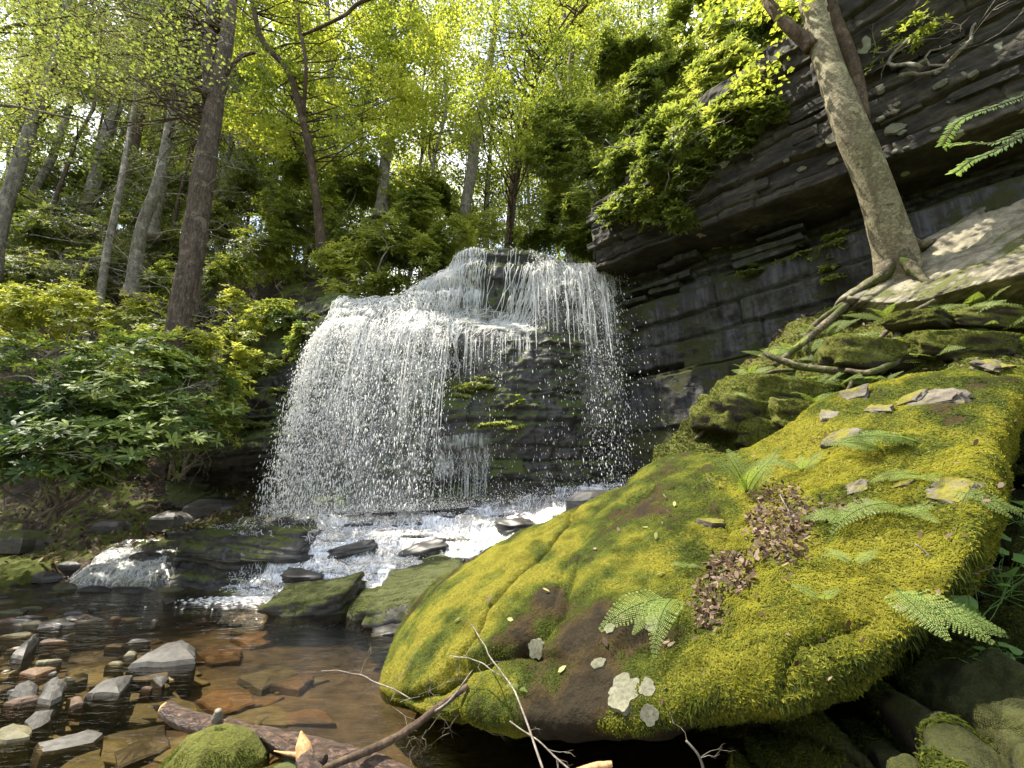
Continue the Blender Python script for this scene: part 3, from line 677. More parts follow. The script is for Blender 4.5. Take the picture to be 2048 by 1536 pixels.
def ribbon_tubes(paths, name, parent, ns=4, mat=None):
    mb = MB()
    for pts, r in paths:
        V, Q, T = tube(pts, r, ns); mb.add(V, Q, T)
    o = mb.build(name, mat or M['foam'], parent, True); o["kind"] = "stuff"; return o
def on_falls(px, r0, r1, n, drift, off=.03, wob=3.0):
    s = rng.uniform(0, 99); t = np.linspace(0, 1, n)
    q = np.stack([t * 6 + s, t * 0, t * 0], 1)
    pxs = px + drift * t + wob * vn(q) * 2; rows = r0 + (r1 - r0) * t
    p_, n_ = fs(pxs, rows, off); return p_
paths = []
def wid(n, r0, r1):
    s = rng.uniform(0, 99); t = np.linspace(0, 1, n)
    return np.clip(np.interp(t, [0, .15, .8, 1], [.4, 1, .9, .3]) * (1 + .9 * vn(np.stack([t * 9 + s, t * 0, t * 0], 1))), .12, 3) * rng.uniform(r0, r1)
CLX = np.sort(rng.uniform(640, 1235, 90))
def cpx(a, b):
    c = CLX[(CLX > a) & (CLX < b)]; return float(rng.choice(c) + rng.normal(0, 2.2))
# white sheet over the left shoulder: short threads that follow the rock
for i in range(520):
    px = cpx(650, 925)
    r1 = rng.uniform(3.9, 6.6); r0 = min(r1 + rng.uniform(.3, 1.6), 7.15); r1 = r0 - (r0 - r1)
    if px < 800 and r0 > 6.3: r0 = 6.3; r1 = min(r1, 5.8)
    paths.append((on_falls(px, r0, r1, 12, rng.uniform(-22, 2), rng.uniform(.02, .10), 4), wid(12, .003, .008)))
for i in range(130):      # upper left shoulder (825..1000)
    px = cpx(830, 965) if rng.random() < .93 else rng.uniform(965, 1045)
    paths.append((on_falls(px, 7.2, rng.uniform(5.6, 6.6), 12, rng.uniform(-30, 5), rng.uniform(.02, .06), 4), wid(12, .003, .009)))
for i in range(170):      # middle ledge, water sliding sideways then dripping
    px = rng.uniform(915, 1075); r0 = rng.uniform(5.2, 6.2)
    paths.append((on_falls(px, r0, r0 - rng.uniform(.15, .5), 10, rng.uniform(-60, -15), rng.uniform(.02, .05), 3), wid(10, .002, .006)))
for i in range(130):      # right lip
    px = cpx(1050, 1228); r0 = rng.uniform(6.3, 7.2)
    paths.append((on_falls(px, r0, r0 - rng.uniform(.3, 1.1), 12, rng.uniform(-14, 14), rng.uniform(.02, .09), 3), wid(12, .002, .007)))
for i in range(60):       # diagonal run down from the right lip to the middle ledge
    px = rng.uniform(1020, 1085)
    paths.append((on_falls(px, rng.uniform(6.3, 6.9), rng.uniform(4.9, 5.8), 14, rng.uniform(-70, -25), rng.uniform(.02, .06), 4), wid(14, .003, .008)))
for i in range(50):      # grey bump
    px = rng.uniform(875, 975); r0 = rng.uniform(2.2, 2.75)
    paths.append((on_falls(px, r0, r0 - rng.uniform(.2, .7), 8, rng.uniform(-5, 5), .02, 2), wid(8, .003, .007)))
ribbon_tubes(paths, "water_threads", fall)
# free hanging threads
paths = []
def hang(px, row, L, vout, r0, r1, side=0.0):
    S, _ = fs(np.array([px]), np.array([float(row)]), .04); n = max(5, int(L / .09)); T = np.sqrt(np.linspace(0, L, n) / 4.9)
    C, _v = ballistic(S, np.array([[side, -vout, -.2]]), T); C = C + .012 * np.stack([vn(np.stack([T * 9 + px, T * 0 + k, T * 0], 1)) for k in (1, 2, 3)], 1)
    paths.append((C, wid(n, r0, r1)))
for i in range(75): hang(cpx(1062, 1222), rng.uniform(6.3, 7.0), rng.uniform(.3, 1.8), rng.uniform(.5, 1.0), .003, .008, rng.normal(.03, .08))
for i in range(70): hang(rng.uniform(930, 1062), rng.uniform(4.8, 5.4), rng.uniform(.15, .9), rng.uniform(.3, .6), .002, .006)
for i in range(22): hang(rng.uniform(975, 1040), 6.9, rng.uniform(.2, .6), .25, .002, .006)
for i in range(60): hang(rng.uniform(650, 905), rng.uniform(4.7, 5.3), rng.uniform(.3, 2.6), rng.uniform(.7, 1.15), .003, .007, rng.uniform(-.28, -.05))
for i in range(26): hang(rng.uniform(875, 975), 2.1, rng.uniform(.4, 1.0), .35, .0015, .003)
ribbon_tubes(paths, "hanging_threads", fall)

# thin veils of water between the threads
b = NB("water veil"); vp = b.pos((1, .4, .10)); n1 = b.noise(vp, 30, 5, .75, .3); n2 = b.noise(b.pos((1, 1, .7)), 2.2, 3)
al = b.math('MULTIPLY', b.ramp(n1, [(.38, 0), (.60, 1)]), b.math('MULTIPLY', b.ramp(n2, [(.35, .15), (.6, 1)]), b.attr("tint")))
v1 = b.n("ShaderNodeMixShader"); b.set(v1, 0, .5); b.set(v1, 1, b.bsdf((.92, .92, .90), .3, .5)); b.set(v1, 2, b.n("ShaderNodeBsdfTranslucent", ins={"Color": (.95, .95, .93, 1)}).outputs[0])
v2 = b.n("ShaderNodeMixShader"); b.set(v2, 0, al); b.set(v2, 1, b.n("ShaderNodeBsdfTransparent").outputs[0]); b.set(v2, 2, v1.outputs[0]); M['veil'] = b.finish(v2.outputs[0])
def veil(px0, px1, row, vout, vside, Lf_, den, n=120, m=50, name="water_veil"):
    pxs = np.linspace(px0, px1, n); S, _ = fs(pxs, np.full(n, float(row)), .03); G = []; tn = []
    sd_ = np.array([vside(q) if callable(vside) else vside for q in pxs]); vo = vout * (1 + .3 * vn(np.stack([pxs * .06, pxs * 0, pxs * 0], 1)))
    Te = np.sqrt(Lf_(S) / 4.9)
    for k in range(m):
        T = Te * k / (m - 1); C = S + np.stack([sd_ * T, -vo * T, -4.9 * T ** 2 - .05 * T], 1); C[:, 1] += .04 * fbm(C, 3, 2, row) ; G.append(C); tn.append(np.full(n, den * (1 - .75 * (k / (m - 1)) ** .8)) * np.interp(np.linspace(0, 1, n), [0, .08, .92, 1], [0, 1, 1, 0]))
    G = np.array(G); wmesh(name, G.reshape(-1, 3), gquads(m, n), M['veil'], fall, True, np.array(tn).ravel())
veil(645, 900, 5.0, .95, lside, lambda S: np.maximum(S[:, 2] - 1.2, .3), 1.0)
veil(660, 860, 4.9, .75, lside, lambda S: np.maximum(S[:, 2] - 1.2, .3), .7)
veil(1062, 1225, 6.9, .8, .05, lambda S: np.maximum((S[:, 2] - 1.5) * .75, .3), .75)
veil(925, 1060, 5.0, .4, -.05, lambda S: S[:, 2] * 0 + 1.0, .5, 70, 24)
def rock_veil(px0, px1, r0, r1, den, name="water_veil"):
    A, B_ = np.meshgrid(np.linspace(px0, px1, 110), np.linspace(r0, r1, 60)); pt, _ = fs(A.ravel(), B_.ravel(), .035); e = np.minimum(1, np.minimum(np.linspace(0, 1, 110), np.linspace(1, 0, 110)) * 10)[None] * np.minimum(1, np.linspace(1, 0, 60) * 4 + .3)[:, None] * den
    wmesh(name, pt, gquads(60, 110), M['veil'], fall, True, e.ravel())
rock_veil(650, 930, 6.2, 4.6, 1.3); rock_veil(700, 930, 6.0, 4.9, 1.1); rock_veil(835, 968, 7.2, 5.6, 1.3); rock_veil(1055, 1225, 7.2, 6.0, .9); rock_veil(900, 1070, 6.1, 5.0, .6); rock_veil(870, 985, 2.9, 1.9, .6)

# ------------------------------------------------------------------ cascade: film plus foam ribbons
casc = empty("cascade", (-1.5, 7.0, .3), "broad white cascade spilling over low ledges into the pool", "cascade")
G_ = CASC + CN * .022; p = G_.copy()
G_ = G_ + CN * (.02 * ridged(p * [1, 1, .6], 5, 3, 1))[..., None]
def cas_sel(px_lo): 
    return None
# leave the film off the dry left part
dv, du = CASC.shape[:2]
wx = CASC[..., 0]; keep = wx > (-3.0 + .25 * fbm(CASC, 1.5, 3, 9) - .7 * sstep(7.15, 6.7, CASC[..., 1]) - .9 * sstep(7.4, 8.2, CASC[..., 1]))
Q = gquads(dv, du); kq = keep.ravel()[Q].all(1); used = np.unique(Q[kq]); mp_ = np.full(dv * du, -1); mp_[used] = np.arange(len(used))
steep = np.clip(.24 * (1 - np.abs(CN[..., 2])) * 2.0 - .17 + .2 * fbm(p, 1.1, 3, 41), -.3, .22)
wmesh("water_film", G_.reshape(-1, 3)[used], mp_[Q[kq]], M['film'], casc, True, steep.ravel()[used])
def cs(u, v, off):
    r = np.clip(v, 0, .9999) * 329; c = np.clip(u, 0, .9999) * 259
    r = r / 329 * (CASC.shape[0] - 1); c = c / 259 * (CASC.shape[1] - 1)
    i = r.astype(int); j = c.astype(int); a = (r - i)[:, None]; bb = (c - j)[:, None]
    def bl(G): return (G[i, j] * (1 - a) + G[np.minimum(i + 1, dv - 1), j] * a) * (1 - bb) + (G[i, np.minimum(j + 1, du - 1)] * (1 - a) + G[np.minimum(i + 1, dv - 1), np.minimum(j + 1, du - 1)] * a) * bb
    return bl(CASC) + unit(bl(CN)) * off
paths = []
for i in range(1900):
    u = rng.uniform(.13, .99); v0 = rng.uniform(.16, .78); L = rng.uniform(.02, .09); n = 8
    if abs(CN[int(v0 * 329), int(u * 259), 2]) > .75 and rng.random() < .75: continue
    t = np.linspace(0, 1, n); s = rng.uniform(0, 99)
    uu = u + rng.uniform(-.022, .006) * t + .006 * vn(np.stack([t * 5 + s, t * 0, t * 0], 1)); vv = v0 + L * t
    pt = cs(uu, vv, rng.uniform(.015, .05))
    paths.append((pt, wid(n, .0015, .0050)))
ribbon_tubes(paths, "foam_threads", casc, 4)
n = 5200; u = rng.uniform(.12, .99, n); v = rng.uniform(.14, .82, n); okk = fbm(np.stack([u * 7, v * 6, u * 0], 1), 1, 2, 3) > -.2
u, v = u[okk], v[okk]; n = len(u)
C = cs(u, v, 0.0) + CN[0, 0] * 0 + UP * (np.abs(rng.normal(0, .035, n)) + .01)[:, None]
a, t = drops(C, rng.normal(0, 1, (n, 3)), rng.uniform(.003, .010, n), rng.uniform(1, 1.6, n)); wmesh("splash_drops", a, t, M['foam'], casc, True)["kind"] = "stuff"
# foam on the pool where the cascade enters
n = 1700; u = rng.uniform(.12, .62, n); S = np.stack([np.interp(u, [.12, .3, .45, .62], [PZ(q, 1195, WATER)[k] for q in (470, 570, 680, 790)]) for k in range(3)], 1)
S[:, 1] -= np.abs(rng.normal(0, .22, n)); S[:, 0] += rng.normal(-.1, .25, n); S[:, 2] = WATER + .008
a, t = drops(S, np.stack([np.ones(n), rng.normal(0, .2, n), np.zeros(n)], 1), rng.uniform(.004, .012, n), rng.uniform(1, 5, n)); wmesh("pool_foam", a, t, M['foam'], casc, True)["kind"] = "stuff"

# ------------------------------------------------------------------ left riffle
rr_ = [[(170,1085,8.8),(280,1080,8.6),(400,1078,8.3)],
       [(130,1118,8.0),(250,1115,7.9),(385,1108,7.7)],
       [(85,1140,7.5),(215,1142,7.35),(360,1135,7.3)],
       [(60,1156,7.15),(200,1164,7.0),(345,1168,6.95)],
       [(60,1175,6.9),(200,1185,6.7),(345,1190,6.65)]]
C_ = PR(rr_); C_[-1, :, 2] = WATER - .12
RF = surf(C_, 130, 110); p = RF.copy(); RF[..., 2] += .05 * fbm(p, 2.5, 4, 3) + .03 * ridged(p, 6, 3, 4) * (RF[..., 2] > WATER)
st = .06; q = RF[..., 2] / st; qf = q - np.floor(q); RF[..., 2] = (np.floor(q) + sstep(.5, .95, qf)) * st
ug = np.linspace(0, 1, 130)[None]; RF[..., 2] -= .32 * (1 - sstep(0, .35, ug + .12 * fbm(p, 2, 3, 8))) + .25 * sstep(.85, 1.0, ug + .06 * fbm(p, 3, 3, 8)); RF[..., 2] -= .17 * sstep(.40, .85, np.linspace(0, 1, 110)[:, None] + .12 * fbm(p, 2, 3, 2))
tag(grid_obj("riffle_bed", RF, M['wet_rock'], origin=RF[50, 50]), "low shingle ramp of the side stream", kind="structure")
NR = gnormal(RF); NR = NR * np.sign(NR[..., 2:3] + 1e-6)
rif = empty("side_riffle", (-5.5, 7.3, .3), "glittering shallow side stream left of the dark ledge rock", "stream")
grid_obj("water_film", RF + NR * .015, M['film'], rif)
paths = []
for i in range(700):
    j0 = rng.uniform(16, 112); i0 = rng.uniform(5, 70); L = rng.uniform(6, 22); n = 7; t = np.linspace(0, 1, n)
    ii = np.clip(i0 + L * t, 0, 108).astype(int); jj = np.clip(j0 + rng.uniform(-12, 6) * t, 0, 128).astype(int)
    if RF[ii[-1], jj[-1], 2] < WATER - .03: continue
    pt = RF[ii, jj] + NR[ii, jj] * rng.uniform(.012, .03) + rng.normal(0, .005, (n, 3)); paths.append((pt, wid(n, .0015, .005)))
ribbon_tubes(paths, "foam_threads", rif, 4)
n = 1500; ii = rng.integers(5, 90, n); jj = rng.integers(5, 125, n); C = RF[ii, jj] + UP * np.abs(rng.normal(0.01, .02, n))[:, None] + rng.normal(0, .02, (n, 3))
a, t = drops(C, rng.normal(0, 1, (n, 3)), rng.uniform(.003, .009, n), np.ones(n)); wmesh("splash_drops", a, t, M['foam'], rif, True)["kind"] = "stuff"

# ------------------------------------------------------------------ flat ledge rock left of the cascade
lr = [[(385,1066,8.3),(480,1062,8.0),(600,1058,7.8)],
      [(368,1085,7.7),(470,1082,7.4),(600,1078,7.2)],
      [(352,1104,7.3),(462,1120,6.95),(590,1112,6.85)],
      [(360,1118,7.35),(465,1134,7.05),(585,1130,6.95)],
      [(380,1126,7.6),(470,1146,7.35),(575,1150,7.2)],
      [(375,1165,7.3),(470,1180,7.1),(570,1185,6.9)]]
C_ = PR(lr); C_ = np.concatenate([C_[:, :1] + np.array([[[-.1, .3, -.35]]]), C_, C_[:, -1:] + np.array([[[.2, .4, -.3]]])], 1)
LR = surf(C_, 200, 150); nn = gnormal(LR)
if nn[20, 100, 2] < 0: nn = -nn
p = LR.copy(); S9 = Strata(-1, 3, .03, .1, 71, .03, (.2, .8)); LR = p + nn * (.05 * fbm(p, 2, 4, 1) + S9(p[..., 0], p[..., 2] + .06 * p[..., 0], .025, .01) + .015 * ridged(p, 8, 3, 2))[..., None]
tag(grid_obj("ledge_rock", LR, M['wet_rock'], origin=LR[70, 100]), "flat dark ledge rock with thin threads of water beside the cascade", "rock")
# ------------------------------------------------------------------ vegetation
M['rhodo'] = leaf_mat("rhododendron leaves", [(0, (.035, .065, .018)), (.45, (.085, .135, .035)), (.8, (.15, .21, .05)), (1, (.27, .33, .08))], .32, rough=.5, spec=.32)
M['rhodo_hi'] = leaf_mat("rhododendron leaves painted sunlit", [(0, (.065, .09, .022)), (.4, (.15, .19, .042)), (.8, (.28, .31, .068)), (1, (.40, .42, .10))], .42, rough=.5, spec=.3)  # paler copy of the rhododendron leaves, sunlight put into the colour
M['maple'] = leaf_mat("maple leaves", [(0, (.12, .165, .03)), (.5, (.22, .26, .042)), (1, (.36, .385, .065))], .5, rough=.5, spec=.3)
M['hemlock'] = leaf_mat("hemlock needles", [(0, (.06, .07, .035)), (.5, (.12, .14, .06)), (1, (.22, .23, .10))], .3, rough=.6, spec=.25)
M['wood_green'] = leaf_mat("woodland leaves", [(0, (.055, .075, .025)), (.5, (.13, .165, .045)), (1, (.26, .28, .075))], .45, rough=.55, spec=.3)
M['bark_pine'] = bark_mat("pine bark", (.04, .03, .023), (.13, .097, .073), (.24, .185, .145), (14, 14, 2.2), .03)
M['bark_grey'] = bark_mat("grey bark", (.10, .09, .072), (.25, .22, .185), (.38, .34, .29), (8, 8, 2.5), .02, .15)
M['bark_pale'] = bark_mat("pale mottled bark", (.10, .08, .045), (.27, .235, .15), (.40, .36, .25), (10, 10, 16), .02, .0)
M['bark_brown'] = bark_mat("brown bark", (.04, .028, .02), (.11, .075, .05), (.16, .115, .08), (10, 10, 3), .015)
M['twig'] = bark_mat("dead twigs", (.12, .10, .08), (.24, .21, .17), (.36, .33, .28), (20, 20, 20), .003)

def trunk_obj(name, ctrl, mat, parent, ns=14, n=40, rough=.12, flare=1.5):
    ctrl = np.array([list(P(*q[:3])) + [q[3]] for q in ctrl]); c = smooth_path(ctrl, n)
    pts, r = c[:, :3], c[:, 3].copy(); r[:4] *= np.linspace(flare, 1, 4)
    V, Q, T = tube(pts, r, ns, rough, rng.uniform(0, 99)); mb = MB(); mb.add(V, Q, T)
    return mb.build(name, mat, parent, True), pts
def twigs(mb, start, direction, L, r, depth, spread=.6, n=7, up=0.0, kids=4):
    d = unit(direction); end = start + d * L + UP * up * L
    pts = wiggle(start, end, n, L * .13); V, Q, T = tube(pts, np.linspace(r, r * .3, n), 5 if r > .01 else 3, cap=False); mb.add(V, Q, T)
    tips = [pts[-1]]
    if depth > 0:
        for k in range(kids):
            i = rng.integers(2, n); dd = unit(d + perp(d[None])[0] * spread * rng.uniform(.6, 1.4))
            tips += twigs(mb, pts[i], dd, L * rng.uniform(.35, .6), r * .5, depth - 1, spread, n, up, kids)
    return tips
def whorl_leaves(C, U, k, L, W, tilt=(.05, .55)):
    n = len(C); A = perp(U); B_ = np.cross(U, A)
    th = rng.uniform(0, 2 * pi, n)[:, None] + np.arange(k)[None] * 2 * pi / k + rng.normal(0, .25, (n, k))
    ti = rng.uniform(*tilt, (n, k))[..., None]
    D = unit(np.cos(th)[..., None] * A[:, None] + np.sin(th)[..., None] * B_[:, None] + ti * U[:, None]).reshape(-1, 3)
    Cr = np.repeat(C, k, 0); Ur = np.repeat(U, k, 0); N = unit(Ur - (Ur * D).sum(1, keepdims=True) * D + rng.normal(0, .12, D.shape))
    LL = rng.uniform(.75, 1.15, n * k) * L; return Cr, D, N, LL, LL * W
def lump_points(lumps, n, shell=(.55, 1.05), zlo=-.7, flat=True, disp=.7):
    w_ = np.array([l[1][0] * l[1][2] + l[1][0] * l[1][1] for l in lumps]); w_ = w_ / w_.sum(); idx = rng.choice(len(lumps), n, p=w_)
    d = unit(rng.normal(size=(n, 3))); d[:, 2] = np.where(d[:, 2] < zlo, -d[:, 2], d[:, 2]); rad = rng.uniform(*shell, n)[:, None]
    C = np.array([l[0] for l in lumps])[idx]; R = np.array([l[1] for l in lumps])[idx]
    pt = C + d * R * rad
    if flat: q = pt[:, 2] / .22 + fbm(pt, .8, 2, 5) * 2; pt[:, 2] += (np.round(q) - q) * .22 * .5
    pt = pt + disp * np.stack([fbm(pt, 1.0, 4, 61 + k) for k in range(3)], 1)
    keep = fbm(pt, 1.5, 3, 31) > -.16
    return pt[keep], d[keep]
def WY(px, py, off):
    """depth at which the sight line meets the cliff plane moved out by off"""
    x = (px - 1024) / FPX; u = (768 - py) / FPX; k = x / (CP - u * SP); return float(((WA + WN * off) @ WN) / (np.array([k, 1, 0]) @ WN))
def shrub(name, label, lumps, nw, L, mat, stems=6, base=None, group=None, cat="shrub", k=7, W=.30, tint=(0, 1), hero=0, shell=(.3, 1.12), origin=None, disp=.7):
    lumps = [(P(*l[:3]), np.array(l[3:6])) for l in lumps]
    c0 = np.mean([l[0] for l in lumps], 0)
    if base is None: base = c0 - UP * (max(l[1][2] for l in lumps) + .3)
    else: base = P(*base)
    t = empty(name, base, label, cat, group)
    pt, d = lump_points(lumps, nw, shell, disp=disp if cat != 'herbs' else .12)
    U = unit(d * .55 + UP * .8 + rng.normal(0, .25, d.shape))
    nh = min(hero, len(pt))
    C, D, N, LL, WW = whorl_leaves(pt[nh:], U[nh:], k, L, W)
    bt = np.clip(.5 + .9 * fbm(pt, .9, 3, 3) + rng.normal(0, .22, len(pt)), 0, 1) * (tint[1] - tint[0]) + tint[0]
    tt = np.repeat(bt[nh:], k) + rng.normal(0, .08, len(C))
    leaf_obj("foliage", C, D, N, LL, WW, mat, t, 'oval', np.clip(tt, 0, 1))
    mb = MB()
    for i in range(stems):
        l = lumps[rng.integers(0, len(lumps))]; st = base + rng.normal(0, .12, 3) * [1, 1, .2]
        for tip in [l[0] + rng.normal(0, .35, 3) * l[1]]:
            pts = wiggle(st, tip, 12, .22); V, Q, T = tube(pts, np.linspace(.03, .009, 12), 6); mb.add(V, Q, T)
            for q in range(5):
                j = rng.integers(4, 12); twigs(mb, pts[j], unit(rng.normal(size=3) + UP * .4), rng.uniform(.3, .7), .008, 1, .7, 5, 0, 2)
    if stems: o = mb.build("branches", M['twig'], t); o["kind"] = "stuff"
    if nh:
        protos = []
        for q in range(4):
            c_, d_, n_, l_, w_ = whorl_leaves(np.zeros((1, 3)), np.array([[0, 0, 1.0]]), k, L, W); V, T, kk = leaf_oval(c_, d_, n_, l_, w_, .2)
            me = make_mesh("leaf_whorl", V, T, False, np.repeat(np.clip(rng.normal(.65, .2, k), 0, 1), kk)); me.materials.append(mat); protos.append(me)
        for i in range(nh):
            o = bpy.data.objects.new("leaf_whorl", protos[i % 4]); col.objects.link(o); o.parent = t; o.location = Vector(pt[i] - base)
            o.rotation_euler = Vector(U[i]).to_track_quat('Z', 'Y').to_euler(); o.scale = (1.05,) * 3
    return t

# --- shrubs on the left bank, one thing each
SH = "rhododendrons on the left bank"
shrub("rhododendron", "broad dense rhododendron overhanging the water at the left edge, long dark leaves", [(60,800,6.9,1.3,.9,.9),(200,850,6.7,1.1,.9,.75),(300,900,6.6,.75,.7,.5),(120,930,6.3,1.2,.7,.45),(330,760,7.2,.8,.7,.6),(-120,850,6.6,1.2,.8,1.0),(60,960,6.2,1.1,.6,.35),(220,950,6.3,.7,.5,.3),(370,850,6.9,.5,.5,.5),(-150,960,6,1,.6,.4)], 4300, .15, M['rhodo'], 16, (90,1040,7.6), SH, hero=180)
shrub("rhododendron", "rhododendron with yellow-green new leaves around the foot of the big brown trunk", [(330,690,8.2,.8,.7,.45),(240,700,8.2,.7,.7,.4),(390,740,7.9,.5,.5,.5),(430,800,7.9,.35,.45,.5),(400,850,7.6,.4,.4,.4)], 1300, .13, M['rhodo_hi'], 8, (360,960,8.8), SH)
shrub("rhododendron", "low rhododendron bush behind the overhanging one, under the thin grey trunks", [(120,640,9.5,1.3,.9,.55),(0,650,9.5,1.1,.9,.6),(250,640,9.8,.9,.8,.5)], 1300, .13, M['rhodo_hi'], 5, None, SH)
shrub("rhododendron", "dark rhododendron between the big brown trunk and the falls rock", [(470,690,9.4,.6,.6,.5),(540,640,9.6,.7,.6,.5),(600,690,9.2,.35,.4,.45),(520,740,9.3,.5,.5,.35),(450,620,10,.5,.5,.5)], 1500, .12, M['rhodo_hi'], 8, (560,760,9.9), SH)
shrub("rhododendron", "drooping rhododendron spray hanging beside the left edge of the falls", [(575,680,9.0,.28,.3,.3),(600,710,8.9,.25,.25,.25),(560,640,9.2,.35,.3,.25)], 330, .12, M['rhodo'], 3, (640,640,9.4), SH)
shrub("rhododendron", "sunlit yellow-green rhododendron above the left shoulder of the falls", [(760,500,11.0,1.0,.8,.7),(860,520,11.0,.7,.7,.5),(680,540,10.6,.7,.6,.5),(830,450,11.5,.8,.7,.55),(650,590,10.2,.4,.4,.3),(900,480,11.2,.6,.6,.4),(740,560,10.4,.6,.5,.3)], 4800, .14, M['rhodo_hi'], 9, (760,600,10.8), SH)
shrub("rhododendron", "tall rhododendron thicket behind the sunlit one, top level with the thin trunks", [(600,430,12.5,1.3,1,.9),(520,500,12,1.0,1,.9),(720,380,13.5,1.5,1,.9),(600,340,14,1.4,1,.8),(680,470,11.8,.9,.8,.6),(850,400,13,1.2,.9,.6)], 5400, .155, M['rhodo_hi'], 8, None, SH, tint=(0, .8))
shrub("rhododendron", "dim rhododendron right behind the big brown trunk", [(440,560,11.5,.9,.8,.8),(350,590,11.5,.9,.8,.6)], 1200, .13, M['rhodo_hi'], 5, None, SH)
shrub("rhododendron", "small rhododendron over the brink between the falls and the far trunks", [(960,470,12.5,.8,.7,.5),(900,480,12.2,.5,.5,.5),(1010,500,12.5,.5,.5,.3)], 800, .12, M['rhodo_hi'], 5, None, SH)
shrub("laurel_bush", "pale airy bush on the upper left slope below the grey trunks", [(90,560,13,1.7,1.2,.7),(220,540,13,1.2,1.0,.8),(320,500,14,1.2,1,.8),(-80,560,12,1.2,1,.7),(100,480,14,1.5,1,.8),(250,460,14,1.3,1,.9)], 4200, .15, M['wood_green'], 8, None, "bushes on the upper left slope")
shrub("laurel_bush", "pale airy bush higher on the left slope beside the leaning grey trunk", [(150,440,17,2.2,1.4,1.0),(300,430,17,1.6,1.2,1.1),(20,450,16,1.5,1.2,1.0),(80,380,18,2.2,1.4,1.2),(230,360,18,2,1.4,1.2),(380,380,17,1.5,1.2,1.2)], 5600, .17, M['wood_green'], 8, None, "bushes on the upper left slope")
shrub("laurel_bush", "feathery bush between the two curved maple trunks", [(500,400,16,1.5,1.2,1.3),(440,470,14,.9,1,1.0),(560,300,17,1.6,1.2,1.2)], 3400, .17, M['wood_green'], 6, None, "bushes on the upper left slope")
# right: the big one on the cliff corner and those along the cliff top
shrub("rhododendron_tree", "big rhododendron leaning over the cliff corner right of the falls", [(1120,330,9.6,.75,.7,.9),(1190,250,9.6,.85,.7,.8),(1280,200,9.3,.8,.7,.75),(1150,430,9.4,.5,.5,.5),(1370,150,9.0,.8,.7,.6),(1290,330,8.6,.6,.5,.5),(1400,250,8.2,.6,.5,.5),(1230,400,8.7,.4,.4,.4),(1240,120,9.8,.8,.7,.5),(1130,490,9.6,.4,.4,.25),(1090,250,9.9,.6,.6,.6),(1100,420,9.9,.5,.5,.6),(1170,500,9.7,.5,.4,.25),(1220,450,9.3,.4,.4,.35),(1080,500,10.2,.5,.5,.3),(1330,260,8.9,.7,.6,.6),(1180,340,9.3,.7,.6,.5),(1420,200,8.3,.5,.5,.5),(1320,90,9.4,.7,.6,.6),(1200,470,9.3,.35,.3,.25),(1270,380,WY(1270,380,.9),.45,.35,.4),(1340,310,WY(1340,310,.9),.45,.35,.4),(1410,270,WY(1410,270,.9),.45,.35,.4),(1480,210,WY(1480,210,.9),.45,.35,.4),(1300,270,8.7,.6,.5,.5)], 11000, .145, M['rhodo_hi'], 14, (1245,440,9.2), None, "rhododendron", W=.28, tint=(0, .75))
shrub("rhododendron_tree", "upper rhododendron crown against the sky above the cliff, behind the pale trunk", [(1440,80,9.0,.8,.7,.6),(1530,60,8.4,.7,.6,.6),(1500,150,7.9,.5,.5,.4),(1560,120,7.4,.4,.4,.4),(1530,180,WY(1530,180,.8),.4,.3,.3),(1450,140,8.2,.6,.5,.5),(1380,20,9.5,.9,.7,.5)], 4200, .15, M['rhodo_hi'], 7, (1480,260,8.4), None, "rhododendron", W=.28, tint=(0, .85))
shrub("rhododendron", "rhododendron hanging down the cliff face left of the pale trunk", [(1330,400,WY(1330,400,.85),.5,.25,.32),(1400,350,WY(1400,350,.85),.45,.22,.3),(1290,430,WY(1290,430,.85),.3,.2,.25),(1480,290,WY(1480,290,.8),.4,.2,.25),(1545,230,WY(1545,230,.8),.3,.2,.2),(1225,440,8.0,.3,.25,.3),(1260,400,WY(1260,400,1.0),.4,.3,.35),(1320,330,WY(1320,330,1.0),.5,.3,.35),(1400,280,WY(1400,280,1.0),.5,.3,.3),(1250,340,8.1,.4,.3,.4),(1360,430,WY(1360,430,.85),.25,.15,.2)], 3000, .13, M['rhodo_hi'], 8, (1380,250,WY(1380,250,.5)), None, tint=(0, .6), disp=.2)
shrub("laurel_bush", "sunlit bush on the cliff top right of the pale trunk", [(1740,30,7.6,.6,.5,.4),(1800,-20,7.3,.6,.5,.4),(1700,90,7.6,.3,.3,.25)], 800, .10, M['wood_green'], 5, None, None)
shrub("laurel_bush", "thin bush growing from the dark cliff face right of the pale trunk", [(1770,90,WY(1770,90,.9),.35,.15,.2),(1730,120,WY(1730,120,.9),.25,.15,.15),(1900,60,WY(1900,60,.9),.25,.15,.12)], 160, .08, M['rhodo_hi'], 3, None, None, tint=(.2, .8))
shrub("fern_bank", "hanging green herbs on the ledge of the wet wall", [(1600,520,WY(1600,520,.2),.45,.15,.12),(1680,490,WY(1680,490,.2),.35,.15,.18),(1670,550,WY(1670,550,.18),.22,.12,.22),(1520,545,WY(1520,545,.18),.4,.12,.08)], 900, .06, M['rhodo_hi'], 0, None, None, "herbs", k=5, W=.5, tint=(.0, .6))
shrub("fern_bank", "green herbs on the dark shelf left of the falls", [(500,860,8.9,.6,.25,.12),(560,880,8.6,.3,.2,.12),(470,790,9.2,.45,.3,.25),(560,790,9.0,.25,.2,.08),(570,930,8.5,.22,.2,.2)], 1100, .06, M['rhodo_hi'], 0, None, None, "herbs", k=5, W=.5, tint=(.0, .8))
